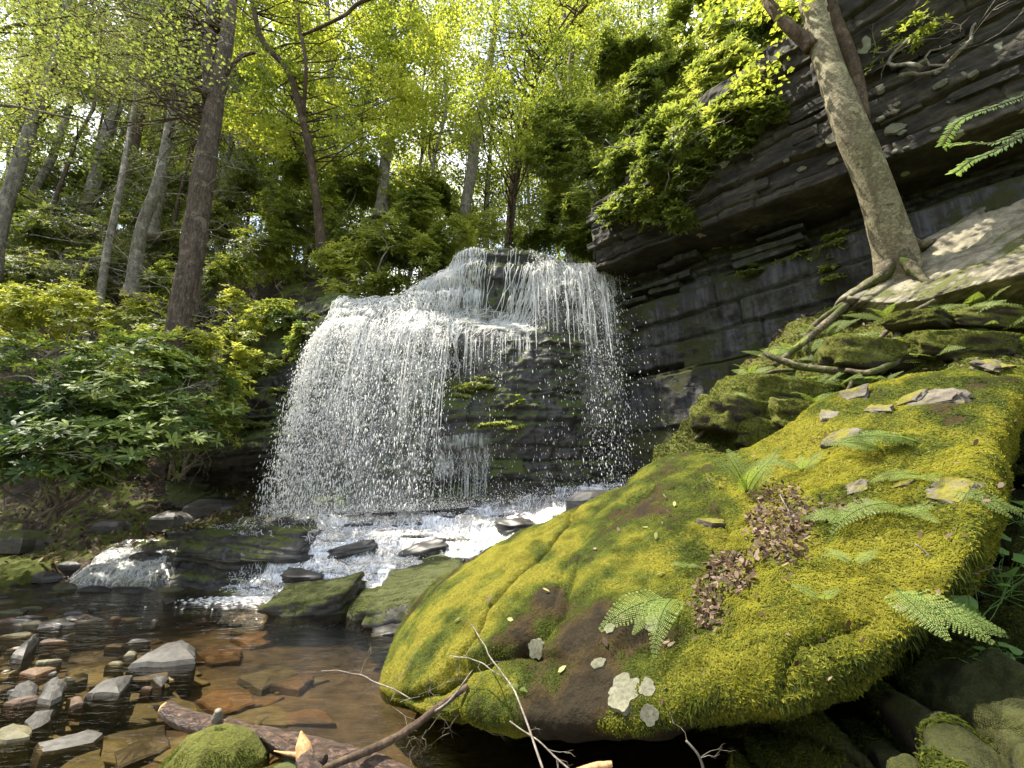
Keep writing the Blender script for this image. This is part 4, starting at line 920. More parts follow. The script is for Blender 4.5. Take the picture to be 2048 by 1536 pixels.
shrub("fern_bank", "moss and ferns on the bulge behind the drops", [(960,775,8.15,.40,.12,.10),(1040,800,8.0,.3,.12,.08),(1000,850,8.0,.45,.12,.05),(1110,840,8.2,.3,.12,.06),(920,790,8.2,.2,.1,.08)], 1100, .05, M['rhodo_hi'], 0, None, None, "herbs", k=5, W=.45, tint=(.2, .9))

# --- trees
def sprays(mb_none, centers, R, n, thick=.10):
    idx = rng.integers(0, len(centers), n); c = np.asarray(centers)[idx]; r = np.asarray(R)[idx] if np.ndim(R) else np.full(n, R)
    a = rng.uniform(0, 2 * pi, n); q = np.sqrt(rng.uniform(0, 1, n)) * r
    tx, ty = np.sin(idx * 12.9), np.cos(idx * 7.7)
    off = np.stack([np.cos(a) * q, np.sin(a) * q, np.zeros(n)], 1); off[:, 2] = (off[:, 0] * tx + off[:, 1] * ty) * .25 - .12 * q ** 2 / np.maximum(r, .1) + rng.normal(0, thick * .6, n)
    return c + off, idx
def leaf_cloud(parent, centers, R, n, L, mat, W=.8, name="crown", tint=(0, 1), thick=.1, nj=.35, shape='quad'):
    pt, idx = sprays(None, centers, R, n, thick)
    N = unit(UP + rng.normal(0, nj, pt.shape)); D = perp(N); LL = rng.uniform(.45, 1.35, n) * L
    tn = np.clip(.5 + .8 * fbm(pt, .5, 2, 9) + rng.normal(0, .2, n), 0, 1) * (tint[1] - tint[0]) + tint[0]
    return leaf_obj(name, pt, D, N, LL, LL * W, mat, parent, shape, tn, .12)
def crown_box(px0, px1, py0, py1, Y0, Y1, n, keep=None):
    c = []
    while len(c) < n:
        q = (rng.uniform(px0, px1), rng.uniform(py0, py1), rng.uniform(Y0, Y1))
        if keep is None or keep(*q): c.append(P(*q))
    return np.array(c)
def tree(name, label, trunk, mat, limbs=(), crown=None, leaves=0, L=.08, lmat=None, R=.6, cat="tree", group=None, W=.8, tint=(0, 1), dead=0, ns=14, nj=.35, rough=.12):
    base = P(*trunk[0][:3]); t = empty(name, base, label, cat, group)
    _, pts = trunk_obj("trunk", trunk, mat, t, ns, 44, rough)
    for lb in limbs: trunk_obj("limb", lb, mat, t, 8, 26, .12, 1.2)
    if crown is not None and leaves: 
        leaf_cloud(t, crown, R, leaves, L, lmat, W, "crown", tint, nj=nj)
        mb = MB(); zs = pts[:, 2]
        for c in crown[:: max(1, len(crown) // 60)]:
            j = int(np.argmin(np.abs(pts - (c - UP * .8)).sum(1))); d = c - pts[j]
            if np.linalg.norm(d) > 5: continue
            V, Q, T = tube(wiggle(pts[j], c, 8, .25), np.linspace(.03, .006, 8), 4, cap=False); mb.add(V, Q, T)
        if mb.n: mb.build("twigs", M['bark_brown'], t)["kind"] = "stuff"
    if dead:
        mb = MB()
        for i in range(dead):
            j = rng.integers(8, len(pts) - 3); a = rng.uniform(0, 2 * pi); twigs(mb, pts[j], np.array([cos(a), sin(a) * .6, rng.uniform(-.25, .2)]), rng.uniform(.6, 1.9), .014, 2, .8, 7, 0, 4)
        mb.build("dead_branches", M['twig'], t)["kind"] = "stuff"
    return t
keepL = lambda x, y, Y: (x - 640) ** 2 / 260 ** 2 + (y - 60) ** 2 / 280 ** 2 < 1
# big brown conifer
up_ = np.random.default_rng(5); SHADE_LEAVES = np.stack([up_.uniform(-5.5, .5, 30), up_.uniform(1.5, 6.0, 30), up_.uniform(8, 11, 30)], 1)  # unseen leaf clusters above the view, added to throw dappled shade
tree("pine_tree", "big straight brown-barked conifer rising from the rhododendrons left of the falls", [(345,760,8.0,.24),(362,640,8.0,.225),(385,500,8.0,.21),(410,330,8.0,.195),(435,180,8.0,.165),(458,40,8.1,.135),(480,-200,8.4,.12)], M['bark_pine'],
     limbs=[[(425,200,8.0,.16),(418,110,8.1,.15),(428,0,8.2,.14),(440,-160,8.4,.12)], [(452,150,8.0,.05),(480,115,7.8,.045),(510,105,7.6,.03)]],
     crown=np.concatenate([crown_box(60, 420, -60, 190, 7, 9, 60), crown_box(150, 480, 20, 330, 8.5, 10, 22)]), leaves=15000, L=.045, lmat=M['hemlock'], R=.55, W=.35, dead=30, rough=.2)
tree("maple_tree", "slender maple with a curved dark stem and bright yellow-green leaves above the falls", [(650,540,11.2,.12),(622,320,11.0,.11),(603,230,10.9,.10),(575,140,10.8,.09),(530,90,10.7,.08),(512,40,10.6,.07),(495,-60,10.6,.065)], M['bark_brown'],
     limbs=[[(606,235,10.9,.06),(612,130,10.3,.05),(600,60,10.4,.045),(590,-40,10.5,.04)], [(605,70,9.9,.035),(640,55,9.8,.042),(690,30,9.7,.048),(720,5,9.6,.052),(790,-20,9.5,.058)], [(690,30,9.7,.03),(705,15,9.7,.02),(700,-10,9.7,.02)]],
     crown=crown_box(430, 880, -120, 330, 10.3, 13.5, 170, keepL), leaves=34000, L=.088, lmat=M['maple'], R=.5, nj=.45)
tree("maple_tree", "tall maple with light yellow-green crown right above the brink", [(1010,560,12.5,.10),(1040,300,12.3,.09),(1085,120,12,.075),(1130,60,11.8,.06),(1180,0,11.5,.05),(1230,-80,11.4,.04)], M['bark_brown'],
     limbs=[[(1060,200,12.2,.05),(1100,90,12.0,.04),(1150,10,12,.03)]],
     crown=crown_box(880, 1200, -120, 340, 9.5, 13, 110, lambda x, y, Y: y < 340 - abs(x - 1010) * .9), leaves=20000, L=.08, lmat=M['maple'], R=.55, nj=.45, tint=(.0, .85))
tree("maple_tree", "maple crown over the top left corner, mid green", [(-260,700,9,.15),(-220,300,8.5,.13),(-150,0,8,.1),(-100,-200,8,.08)], M['bark_grey'],
     limbs=[[(-180,150,8.4,.06),(0,60,7.6,.04),(150,30,7,.02)], [(-200,250,8.4,.05),(-20,210,8,.035),(160,240,8,.015)]],
     crown=np.concatenate([crown_box(-150, 420, -120, 170, 5.5, 9, 80), crown_box(-150, 120, 100, 300, 7, 10, 30), SHADE_LEAVES]), leaves=13000, L=.06, lmat=M['wood_green'], R=.55, tint=(.0, .8), nj=.5)
GT = "trunks of the wood behind"
def gtree(label, tr, mat='bark_grey', **k): return tree("forest_tree", label, tr, M[mat], **k)
gtree("thick leaning grey trunk cut by the left edge of the view", [(-20,560,11,.17),(10,420,11,.16),(40,320,11,.155),(70,230,11,.14),(115,90,11.2,.115),(150,-80,11.5,.09)], crown=crown_box(-80, 260, -100, 260, 10, 13, 40), leaves=7000, L=.06, lmat=M['hemlock'], dead=12)
gtree("mossy-footed grey trunk standing in the bushes left of the big brown trunk", [(262,600,11,.17),(272,520,11,.155),(285,450,11,.14),(318,360,11,.13),(340,250,11.2,.115),(380,60,11.5,.09),(400,-60,12,.08)], dead=16, crown=crown_box(250, 430, 0, 330, 10.5, 13, 26), leaves=5000, L=.06, lmat=M['hemlock'])
gtree("thin pale trunk left of the mossy-footed one", [(194,650,10.5,.10),(203,580,10.5,.09),(215,500,10.7,.085),(240,380,11,.08),(270,200,12,.06),(290,60,12,.05)], dead=8)
gtree("leaning reddish grey trunk high on the left slope", [(175,430,17,.26),(195,340,17,.25),(220,250,17,.23),(243,180,17,.21),(280,20,17,.17)], dead=6, crown=crown_box(100, 330, -80, 200, 15, 18, 26), leaves=5000, L=.10, lmat=M['wood_green'])
gtree("dark green-tinged trunk next to the leaning reddish one", [(235,440,17,.22),(258,330,17,.21),(275,250,17,.2),(292,180,17,.18),(320,20,17,.14)], 'bark_brown', dead=8)
gtree("forked grey trunk seen past the left side of the big brown trunk", [(300,480,13,.2),(325,340,13,.19),(345,260,13,.17),(370,150,13,.14),(400,-20,13,.1)], limbs=[[(335,300,13,.12),(365,220,13,.1),(390,120,13,.08)]])
gtree("slanting pinkish trunk just right of the big brown trunk", [(430,460,16,.2),(455,380,16,.19),(475,310,16,.18),(500,220,16,.15),(540,60,16,.11)])
gtree("pale straight trunk seen through the bright maple crown", [(672,420,15,.17),(668,300,15,.16),(664,180,15,.15),(655,40,15,.12),(650,-80,15,.1)])
gtree("grey broken-barked trunk above the left shoulder of the falls", [(762,440,13,.19),(770,330,13,.18),(785,250,13,.165),(800,150,13,.15),(822,40,13,.13),(840,-80,13,.11)], dead=12, crown=crown_box(720, 900, -60, 260, 12, 14, 22), leaves=4500, L=.07, lmat=M['wood_green'])
gtree("grey trunk standing right behind the brink of the falls", [(905,540,13,.19),(928,430,13,.18),(945,330,13,.17),(962,220,13,.15),(985,90,13,.12),(1000,-60,13,.1)], dead=14)
gtree("thin dark sapling right of the trunk behind the brink", [(1010,520,17,.09),(1022,380,17,.085),(1035,260,17,.075),(1060,100,17,.06)], 'bark_brown', dead=5)
gtree("thin pale sapling in the bright gap behind the falls", [(972,500,19,.10),(975,400,19,.095),(982,280,19,.085),(985,150,19,.07)], dead=4)
gtree("slim forked trunk in front of the sky gap at the top", [(1150,320,14,.12),(1140,160,14,.11),(1143,90,14,.10),(1128,30,14,.08),(1120,-60,14,.07)], 'bark_brown', dead=8)
# pale leaning tree on the slab at the right
rt = tree("beech_tree", "pale mottled trunk leaning out of the slab in front of the cliff", [(1812,680,5.6,.26),(1803,590,5.5,.26),(1788,500,5.35,.23),(1765,420,5.2,.205),(1737,340,5.1,.195),(1700,250,5.0,.185),(1668,160,5.0,.165),(1640,70,5.05,.15),(1615,-30,5.1,.14),(1590,-200,5.3,.12)], M['bark_pale'],
     limbs=[[(1722,245,4.98,.09),(1714,170,5.05,.09),(1692,90,5.1,.085),(1666,20,5.2,.08),(1645,-120,5.3,.07)], [(1625,95,5.05,.085),(1585,60,5.1,.08),(1550,25,5.2,.07),(1520,-20,5.3,.065)]], ns=20, rough=.10)
for c_ in [o for o in rt.children if o.name.startswith("limb")]: c_.data.materials[0] = M['bark_brown']
leaf_cloud(rt, crown_box(1480, 1640, -80, 60, 5, 6.4, 12), .35, 700, .09, M['maple'], .7, "crown", (.2, 1))

# --- the wood behind: copies of four kinds
FT = []
for v in range(4):
    t = empty("woodland_tree", (0, 0, -300)); H = [20, 17, 23, 15][v]
    bend = rng.uniform(-1, 1, 2); zt = np.linspace(-2, H, 24)
    pts = np.stack([bend[0] * (zt / H) ** 2 * 1.2 + .25 * vn(np.stack([zt * .4, zt * 0 + v, zt * 0], 1)), bend[1] * (zt / H) ** 2 + .25 * vn(np.stack([zt * .4, zt * 0 + v + 9, zt * 0], 1)), zt], 1)
    r = np.interp(zt, [-2, 0, H], [.15, .12, .02]) * [1, .7, 1.1, .6][v]
    V, Q, T = tube(pts, r, 8, .15, v); o = link("trunk", make_mesh("trunk", V, [Q, T], True), [M['bark_grey'], M['bark_brown']][v % 2], t)
    mb = MB(); cs_ = []
    for i in range(34):
        z0 = rng.uniform(.12 * H, H); j = int(np.argmin(np.abs(zt - z0))); a = rng.uniform(0, 2 * pi); Lb = rng.uniform(.8, 2.8) * (1.15 - .5 * z0 / H)
        e = pts[j] + np.array([cos(a) * Lb, sin(a) * Lb, rng.uniform(.1, .9)]); q = wiggle(pts[j], e, 7, .3); V, Q, T = tube(q, np.linspace(.035, .008, 7), 4, cap=False); mb.add(V, Q, T); cs_ += [q[3], q[5], q[6]]
    link("limbs", make_mesh("limbs", np.concatenate(mb.V), [np.concatenate(mb.Q)], True), M['bark_brown'], t)["kind"] = "stuff"
    pt, idx = sprays(None, cs_, .75, 5400, .16); N = unit(UP + rng.normal(0, .5, pt.shape)); D = perp(N); LL = rng.uniform(.5, 1.6, len(pt)) * .12
    V, T, k = leaf_quads(pt, D, N, LL, LL * .75, .1); tn = np.clip(rng.normal([.65, .35, .8, .5][v], .2, len(pt)), 0, 1)
    o = link("crown", make_mesh("crown", V, T, False, np.repeat(tn, k)), [M['wood_green'], M['wood_green'], M['maple'], M['wood_green']][v], t); o["kind"] = "stuff"
    FT.append(t)
def copy_tree(src, loc, rz, s, label, group):
    c = src.copy(); col.objects.link(c); c.location = loc; c.rotation_euler = (0, 0, rz); c.scale = (s, s, s)
    tag(c, label, "tree", group)
    for ch in src.children:
        d = ch.copy(); col.objects.link(d); d.parent = c
    return c
rf_ = np.random.default_rng(123)
spots = []
for i in range(125):
    Y = rf_.uniform(15.5, 40); xr = rf_.uniform(-1.35, .62); spots.append((xr * Y, Y))
for i in range(16):
    Y = rf_.uniform(9.5, 26); spots.append((rf_.uniform(.45, 1.3) * Y + 1.0, Y))

def gz(x, y): return float(ground_h(np.array([x]), np.array([y]))[0])
def bank_z(x, y):
    d = (BANK[..., 0] - x) ** 2 + (BANK[..., 1] - y) ** 2; i = np.unravel_index(np.argmin(d), d.shape); return BANK[i][2] if d[i] < .25 else -99
first = {}
for i, (x, y) in enumerate(spots):
    v = i % 4; z0 = max(gz(x, y), bank_z(x, y)) - .1
    if x > 1.5 and (x - 2.1) * .692 + (y - 9) * .722 < 2.2: continue
    lab = ("pale slender tree in the bright wood beyond the brink and the left slope" if x < 3 else "leafy tree in the wood above the cliff top")
    grp = "trees of the far wood" if x < 3 else "trees above the cliff"
    if v not in first:
        first[v] = 1; t = FT[v]; t.location = (x, y, z0); t.rotation_euler = (0, 0, i * 1.7); tag(t, lab, "tree", grp)
    else: copy_tree(FT[v], (x, y, z0), i * 1.7, rf_.uniform(.8, 1.2), lab, grp)
# ------------------------------------------------------------------ small things
def hit(G, Nn, px, py, off=0.0):
    a, b_ = proj(G); d = (a - px) ** 2 + (b_ - py) ** 2; d = d + np.where(G[..., 1] < .5, 1e9, 0)
    m = d.min(); c = np.where(d < m + 60, G[..., 1], 1e9); i = np.unravel_index(np.argmin(c), c.shape)
    return G[i] + Nn[i] * off, Nn[i]
SLN = gnormal(SL); SLN *= np.sign((SLN * nS).sum(-1, keepdims=True)); LGN = gnormal(LG); LGN *= np.sign((LGN * nL).sum(-1, keepdims=True)); SBN = gnormal(SB); SBN *= np.sign((SBN * nS2).sum(-1, keepdims=True))
M['moss'] = leaf_mat("moss shoots", [(0, (.024, .034, .006)), (.35, (.062, .078, .012)), (.7, (.125, .138, .018)), (1, (.24, .23, .03))], .35, (1.0, 1.0, .35), .8, .15)
M['fern'] = leaf_mat("fern leaflets", [(0, (.06, .10, .02)), (.5, (.16, .22, .05)), (1, (.36, .42, .12))], .4, (1, 1, .5), .55, .3)
M['herb'] = leaf_mat("herb leaves", [(0, (.06, .13, .03)), (.5, (.12, .22, .05)), (1, (.2, .32, .08))], .4, rough=.5)
M['litter'] = leaf_mat("dead leaves", [(0, (.035, .02, .012)), (.5, (.11, .07, .045)), (1, (.24, .18, .13))], .12, (1, .8, .6), .7, .2)
M['litter_y'] = leaf_mat("yellowed leaves", [(0, (.2, .2, .05)), (1, (.40, .38, .16))], .2, rough=.6)
M['stone_grey'] = rock_mat("grey stone", (.03, .029, .025), (.065, .062, .055), (.115, .11, .095), lay=1.5, moss=.0, fine=20, bumpd=.01, wet=.3)
M['stone_olive'] = rock_mat("olive stone", (.045, .044, .022), (.095, .09, .045), (.15, .135, .07), lay=1, fine=20, bumpd=.01, wet=.3)
M['stone_rust'] = rock_mat("rusty stone", (.04, .024, .012), (.10, .058, .028), (.19, .115, .055), lay=1, fine=20, bumpd=.01, wet=.3)
M['stone_dark'] = rock_mat("dark wet stone", (.02, .02, .018), (.05, .047, .04), (.085, .08, .068), lay=3, moss=.0, fine=18, wet=.8, bumpd=.015)
M['stone_moss'] = rock_mat("mossy wet stone", (.03, .03, .022), (.06, .056, .04), (.10, .09, .06), lay=3, moss=.5, thr=.5, mscale=3, mossc=((.02, .028, .006), (.06, .07, .014)), fine=18, wet=.5, bumpd=.015)

M['stone_set'] = rock_mat('set in stone', (.06, .05, .04), (.13, .115, .09), (.21, .19, .15), lay=2, moss=.35, thr=.56, mscale=5, mossc=((.06, .06, .012), (.16, .15, .02)), fine=25, bumpd=.012)
# ---- stones drawn as outlines on a level, given thickness and an uneven top
def poly_stone(poly, thick, dome, mat, label=None, group=None, name="stone", parent=None, seed=None, sub=4, tag_it=True):
    poly = np.asarray(poly, float); n = len(poly); s = rng.uniform(0, 99) if seed is None else seed
    c = poly.mean(0); R = np.linalg.norm(poly - c, axis=1).mean()
    ring = []
    for i in range(n):
        for k in range(sub): ring.append(poly[i] + (poly[(i + 1) % n] - poly[i]) * k / sub)
    ring = np.array(ring); m = len(ring)
    ring[:, :2] += (R * .10) * np.stack([fbm(ring, 3 / R, 2, s), fbm(ring, 3 / R, 2, s + 5)], 1)
    def sc(f, dz): q = c + (ring - c) * [f, f, 1]; q[:, 2] += dz + R * .05 * fbm(q, 3 / R, 2, s + 9); return q
    rings = [sc(1.02, -thick), sc(1.06, -thick * .5), sc(1.02, -thick * .10), sc(.95, dome * .1), sc(.62, dome * .75), sc(.28, dome)]
    V = np.concatenate(rings + [[c + UP * dome]]); a = np.arange(len(rings) * m).reshape(-1, m); b_ = np.roll(a, -1, 1)
    Q = np.stack([a[:-1], b_[:-1], b_[1:], a[1:]], -1).reshape(-1, 4); T = np.stack([a[-1], b_[-1], np.full(m, len(V) - 1)], -1)
    if np.cross(poly[1] - poly[0], poly[2] - poly[1])[2] < 0: Q = Q[:, ::-1]; T = T[:, ::-1]
    o = wmesh(name, V, [Q, T], mat, parent, False, origin=None if parent else c)
    if tag_it: tag(o, label, "stone" if name == "stone" else "rock", group)
    return o
def pz(pts, z): return np.array([PZ(x, y, z) for x, y in pts])
ST = [
 ([(175,1425),(300,1370),(388,1408),(398,1440),(168,1445)], .07, .3, .02, 'stone_olive', "large flat olive slab lying under the water behind the fallen branch"),
 ([(255,1330),(325,1296),(368,1284),(390,1300),(388,1322)], .17, .25, .10, 'stone_grey', "pale grey wedge-shaped stone rising from the middle of the pool"),
 ([(462,1275),(520,1262),(568,1266),(545,1282),(500,1292)], .11, .15, .01, 'stone_rust', "bright tan flat stone under water below the mossy wedge rock"),
 ([(460,1262),(500,1250),(530,1256),(500,1268)], .10, .1, .01, 'stone_olive', "small tan stone touching the bright flat one under water"),
 ([(395,1305),(430,1288),(482,1296),(478,1318),(425,1325)], .07, .15, .01, 'stone_rust', "rusty brown stone under water right of the grey wedge"),
 ([(478,1352),(560,1330),(600,1345),(520,1378)], .05, .15, .01, 'stone_olive', "dim olive slab under water in the middle of the pool"),
 ([(392,1400),(430,1380),(498,1378),(510,1405),(440,1428)], .07, .2, .02, 'stone_rust', "orange-brown rounded slab under water just behind the branch"),
 ([(540,1368),(600,1348),(630,1352),(600,1378)], .07, .1, .01, 'stone_rust', "small orange stone under water right of the olive slab"),
 ([(0,1405),(55,1372),(75,1388),(60,1420),(10,1440)], .09, .2, .01, 'stone_olive', "greenish flat stone under water at the left edge"),
 ([(48,1445),(70,1424),(108,1420),(98,1446),(62,1462)], .15, .15, .03, 'stone_grey', "pale flat stone just breaking the surface near the left bottom"),
 ([(-20,1466),(25,1448),(66,1456),(62,1474),(0,1484)], .16, .15, .03, 'stone_olive', "smooth green-grey stone at the left bottom edge of the water"),
 ([(70,1488),(180,1458),(206,1466),(190,1486),(82,1506)], .15, .15, .015, 'stone_grey', "long flat wet slab with a bright edge at the bottom left"),
 ([(60,1570),(150,1512),(205,1492),(208,1540),(150,1620),(60,1640)], .13, .2, .01, 'stone_olive', "wide grey-olive slab at the very bottom left"),
 ([(-30,1520),(40,1500),(120,1505),(60,1560),(-40,1580)], .12, .2, .01, 'stone_dark', "dark sunken slab in the bottom left corner"),
 ([(22,1312),(68,1268),(82,1276),(48,1316)], .17, .15, .08, 'stone_dark', "dark bar-like stone sticking out of the water at the left edge"),
 ([(16,1394),(28,1372),(60,1362),(76,1374),(70,1394),(40,1402)], .17, .2, .06, 'stone_grey', "brownish block of stone above water near the left edge"),
 ([(76,1398),(86,1372),(112,1354),(132,1364),(126,1392),(100,1406)], .17, .2, .07, 'stone_grey', "rounded grey stone beside the brownish block"),
 ([(172,1388),(196,1368),(236,1360),(266,1350),(240,1388)], .16, .2, .05, 'stone_grey', "flat angular grey stone between the rounded one and the olive slab"),
 ([(100,1400),(200,1380),(240,1400),(160,1425),(105,1425)], .08, .2, .01, 'stone_olive', "flat dim slab under water behind the large olive slab"),
 ([(130,1340),(200,1325),(250,1345),(180,1370)], .08, .15, .01, 'stone_olive', "yellowish-brown slab under water left of the grey wedge"),
 ([(60,1230),(108,1222),(112,1232),(72,1238)], .13, .1, .01, 'stone_rust', "small bright orange stone in the shallows at the left"),
 ([(140,1262),(190,1258),(194,1266),(150,1272)], .12, .1, .01, 'stone_olive', "pale tan stone in the shallows under the side stream"),
 ([(210,1470),(330,1450),(340,1490),(230,1536)], .06, .2, .01, 'stone_dark', "dark slab under water left of the mossy stone at the bottom"),
 ([(380,1236),(425,1228),(430,1240),(395,1246)], .10, .1, .01, 'stone_rust', "small orange stone under water below the cascade"),
 ([(325,1198),(350,1192),(352,1202),(330,1206)], .16, .1, .02, 'stone_dark', "little dark stone poking out in the middle of the pool"),
]
for pts, z0, th, dm, mt, lb in ST:
    dm *= .6
    if z0 < .125: q = pz(pts, z0).mean(0); z0 = bed_z(q[0], q[1]) + .045; th = .1; dm = .01
    poly_stone(pz(pts, z0), th, dm, M[mt], lb)
RK = [
 ([(552,1228),(562,1210),(610,1200),(692,1196),(698,1218),(640,1236)], .14, .3, .15, 'stone_moss', "mossy wedge-shaped rock in the water in front of the cascade"),
 ([(700,1240),(716,1218),(762,1200),(795,1205),(765,1236)], .14, .3, .09, 'stone_moss', "low dark mossy rock between the wedge rock and the boulder"),
 ([(776,1240),(786,1200),(845,1182),(905,1176),(930,1210),(860,1250),(800,1256)], .14, .4, .26, 'stone_moss', "larger mossy rock leaning against the boulder's left flank"),
 ([(735,1176),(772,1160),(832,1156),(836,1170),(775,1182)], .22, .3, .06, 'stone_dark', "flat wet grey rock washed by the foot of the cascade"),
 ([(700,1222),(726,1208),(742,1212),(722,1226)], .14, .2, .06, 'stone_dark', "small black rock squeezed between two mossy ones"),
 ([(752,1262),(800,1248),(830,1262),(790,1276)], .13, .2, .03, 'stone_dark', "thin black wet rock at the boulder's waterline")]
RKO = []
for pts, z0, th, dm, mt, lb in RK:
    q = pz(pts, z0); c = q.mean(0); ex = (q.max(0) - q.min(0)) / 2; c = c + UP * (dm * .5 - .02)
    o = block(c, (1, .12, .16), (-.1, 1, .1), (-.15, -.05, 1), ex[0] * 1.0, max(ex[1], .12) * .9, dm * .62 + .05, rng.uniform(0, 99), M[mt], None, "rock", .08, None, 14, .26, True); tag(o, lb, "rock")
    if mt == 'stone_moss': RKO.append(o)
q = np.array([P(x, y, Y) for x, y, Y in ((1133,1002,6.9),(1150,985,7.3),(1200,972,7.5),(1250,972,7.4),(1245,1000,6.9),(1180,1008,6.8))]); q[:, 2] = q[:, 2].mean() - .05
poly_stone(q, .35, .12, M['stone_dark'], "black wet rock at the top of the cascade behind the boulder's ridge", name="rock")
# shingle along the left side: many small stones
SG = "small wet stones in the shallows at the left"
rs_ = np.random.default_rng(9)
for i in range(120):
    px_, py_ = rs_.uniform(-40, 330), rs_.uniform(1172, 1420)
    if i < 60: py_ = rs_.uniform(1165, 1250); px_ = rs_.uniform(-40, 260)
    c = PZ(px_, py_, .12 + rs_.uniform(-.03, .05)); r = rs_.uniform(.04, .16) * (1.3 if i < 60 else .8); n = rs_.integers(5, 8); th = np.sort(rs_.uniform(0, 2 * pi, n)) ; a = rs_.uniform(0, 3)
    pl = c + r * np.stack([np.cos(th) * 1.3, np.sin(th) * .8, th * 0], 1)
    poly_stone(pl, .08, rs_.uniform(.005, .03), M[rs_.choice(['stone_grey', 'stone_olive', 'stone_olive', 'stone_rust', 'stone_dark', 'stone_dark', 'stone_dark'])], "small wet stone of the shingle in the shallows at the left", SG, sub=2)
BG = "stones seen through the pool water"
for i in range(80):
    px_, py_ = rs_.uniform(-20, 620), rs_.uniform(1225, 1536)
    if 150 < px_ < 410 and 1350 < py_ < 1455: continue
    c = PZ(px_, py_, .0); c[2] = bed_z(c[0], c[1]) + .015; r = rs_.uniform(.06, .2); n = rs_.integers(5, 8); th = np.sort(rs_.uniform(0, 2 * pi, n))
    pl = c + r * np.stack([np.cos(th) * 1.3, np.sin(th) * .9, th * 0], 1)
    poly_stone(pl, .06, rs_.uniform(.0, .015), M[rs_.choice(['stone_olive', 'stone_olive', 'stone_rust', 'stone_olive', 'stone_dark'])], "brown flat stone on the bed seen through the pool water", BG, sub=2)
# bank rocks at the left
for i, (x_, y_, Y_, s_, mt, lb) in enumerate([(40,1075,8.9,.42,'stone_moss',"yellow-mossed block at the foot of the left bank"),(90,1130,8.2,.3,'stone_dark',"dark slab at the waterline under the left bank"),(170,1110,8.5,.28,'stone_dark',"dark angular rock where the side stream begins"),(20,1135,8.0,.35,'stone_moss',"low mossy rock at the left edge of the view above the shingle"),(330,1090,8.1,.25,'stone_moss',"greenish rock between the side stream and the ledge rock"),(295,1112,7.7,.2,'stone_dark',"pale-topped stone splitting the side stream"),(230,1050,9.3,.3,'stone_dark',"dark stone on the leafy bank under the overhanging bush"),(440,1010,9.3,.5,'stone_dark',"broad dark shelf rock in front of the hollow left of the falls"),(350,1035,9.0,.4,'stone_dark',"flat dark stone on the wet shelf beside the ledge rock"),(95,1150,7.4,.16,'stone_dark',"reddish dark stone at the left end of the side stream"),(140,1128,7.9,.14,'stone_dark',"small dark stone beside the side stream's left edge"),(130,1172,6.9,.13,'stone_olive',"flat stone the side stream runs onto, left one"),(190,1180,6.8,.17,'stone_dark',"long flat stone under the lip of the side stream"),(270,1184,6.75,.2,'stone_dark',"thin dark slab along the foot of the side stream"),(340,1182,6.8,.16,'stone_olive',"brown slab below the ledge rock at the waterline"),(420,1186,6.8,.15,'stone_dark',"small black slab under the dripping ledge rock"),(210,1140,7.5,.1,'stone_rust',"orange stone in the middle of the side stream"),(150,1098,8.6,.2,'stone_moss',"mossy stone above the side stream")]):
    c = P(x_, y_, Y_); th = np.linspace(0, 2 * pi, 7)[:-1] + rs_.uniform(-.3, .3, 6); pl = c + s_ * np.stack([np.cos(th) * 1.4, np.sin(th) * .8, th * 0], 1); poly_stone(pl, s_ * .6, s_ * .3, M[mt], lb, name="rock")

for i, (x_, y_, sx, sy, sz, lb) in enumerate([(850,1088,.34,.2,.10,"dark rock breaking the cascade at its middle"),(705,1082,.30,.2,.06,"low dark ledge stone in the upper cascade"),(965,1122,.20,.2,.09,"black rock in the cascade close to the boulder"),(610,1138,.26,.2,.06,"dark flat stone in the left fan of the cascade"),(1035,1040,.25,.2,.08,"dark rock high in the cascade below the mossy wall")]):
    p_, n_ = hit(CASC, CN, x_, y_, .0); o = block(p_ - UP * .045, (1, .2, rng.normal(0, .15)), (-.2, 1, .2), (rng.normal(0, .2), -.3, 1), sx, sy, sz, rng.uniform(0, 99), M['stone_dark'], None, "rock", .3, None, 12, .5, True); tag(o, lb, "rock")
# ---- moss shoots on the boulder and its neighbours
def moss_on(G, Nn, n, keepf, L, Wr, lift=.6, down=.5, parent=None, name="moss", tintf=None, mat='moss', steep=None):
    nv_, nu_ = G.shape[:2]; i = rng.integers(0, nv_ - 1, n * 3); j = rng.integers(0, nu_ - 1, n * 3)
    # even out by cell area
    ar = np.linalg.norm(np.cross(G[i + 1, j] - G[i, j], G[i, j + 1] - G[i, j]), axis=1); a, b_ = proj(G[i, j])
    dist = np.linalg.norm(G[i, j] - CAM, axis=1)
    w_ = ar / dist ** 2 * ((a > -100) & (a < 2150) & (b_ > -100) & (b_ < 1640)) * keepf(a, b_, G[i, j], Nn[i, j]); k = rng.random(len(w_)) < w_ / w_.sum() * n
    i, j, a, b_ = i[k], j[k], a[k], b_[k]; f1, f2 = rng.random((2, len(i), 1))
    C = G[i, j] + f1 * (G[i + 1, j] - G[i, j]) + f2 * (G[i, j + 1] - G[i, j]); N = Nn[i, j]; m = len(C)
    D = unit(N * lift + perp(N) * .8 - UP * down * (1.2 - N[:, 2:3])); NN = unit(N + .3 * D - (N * D).sum(1, keepdims=True) * D)
    LL = (L(a, b_) if callable(L) else L) * rng.uniform(.5, 1.25, m); t = tintf(a, b_, C) if tintf else .5
    t = np.clip(t + rng.normal(0, .16, m), 0, 1)
    return leaf_obj(name, C, D, NN, LL, LL * Wr, M[mat], parent, 'quad', t, .25), C
def ell(a, b_, cx, cy, rx, ry): return ((a - cx) / rx) ** 2 + ((b_ - cy) / ry) ** 2
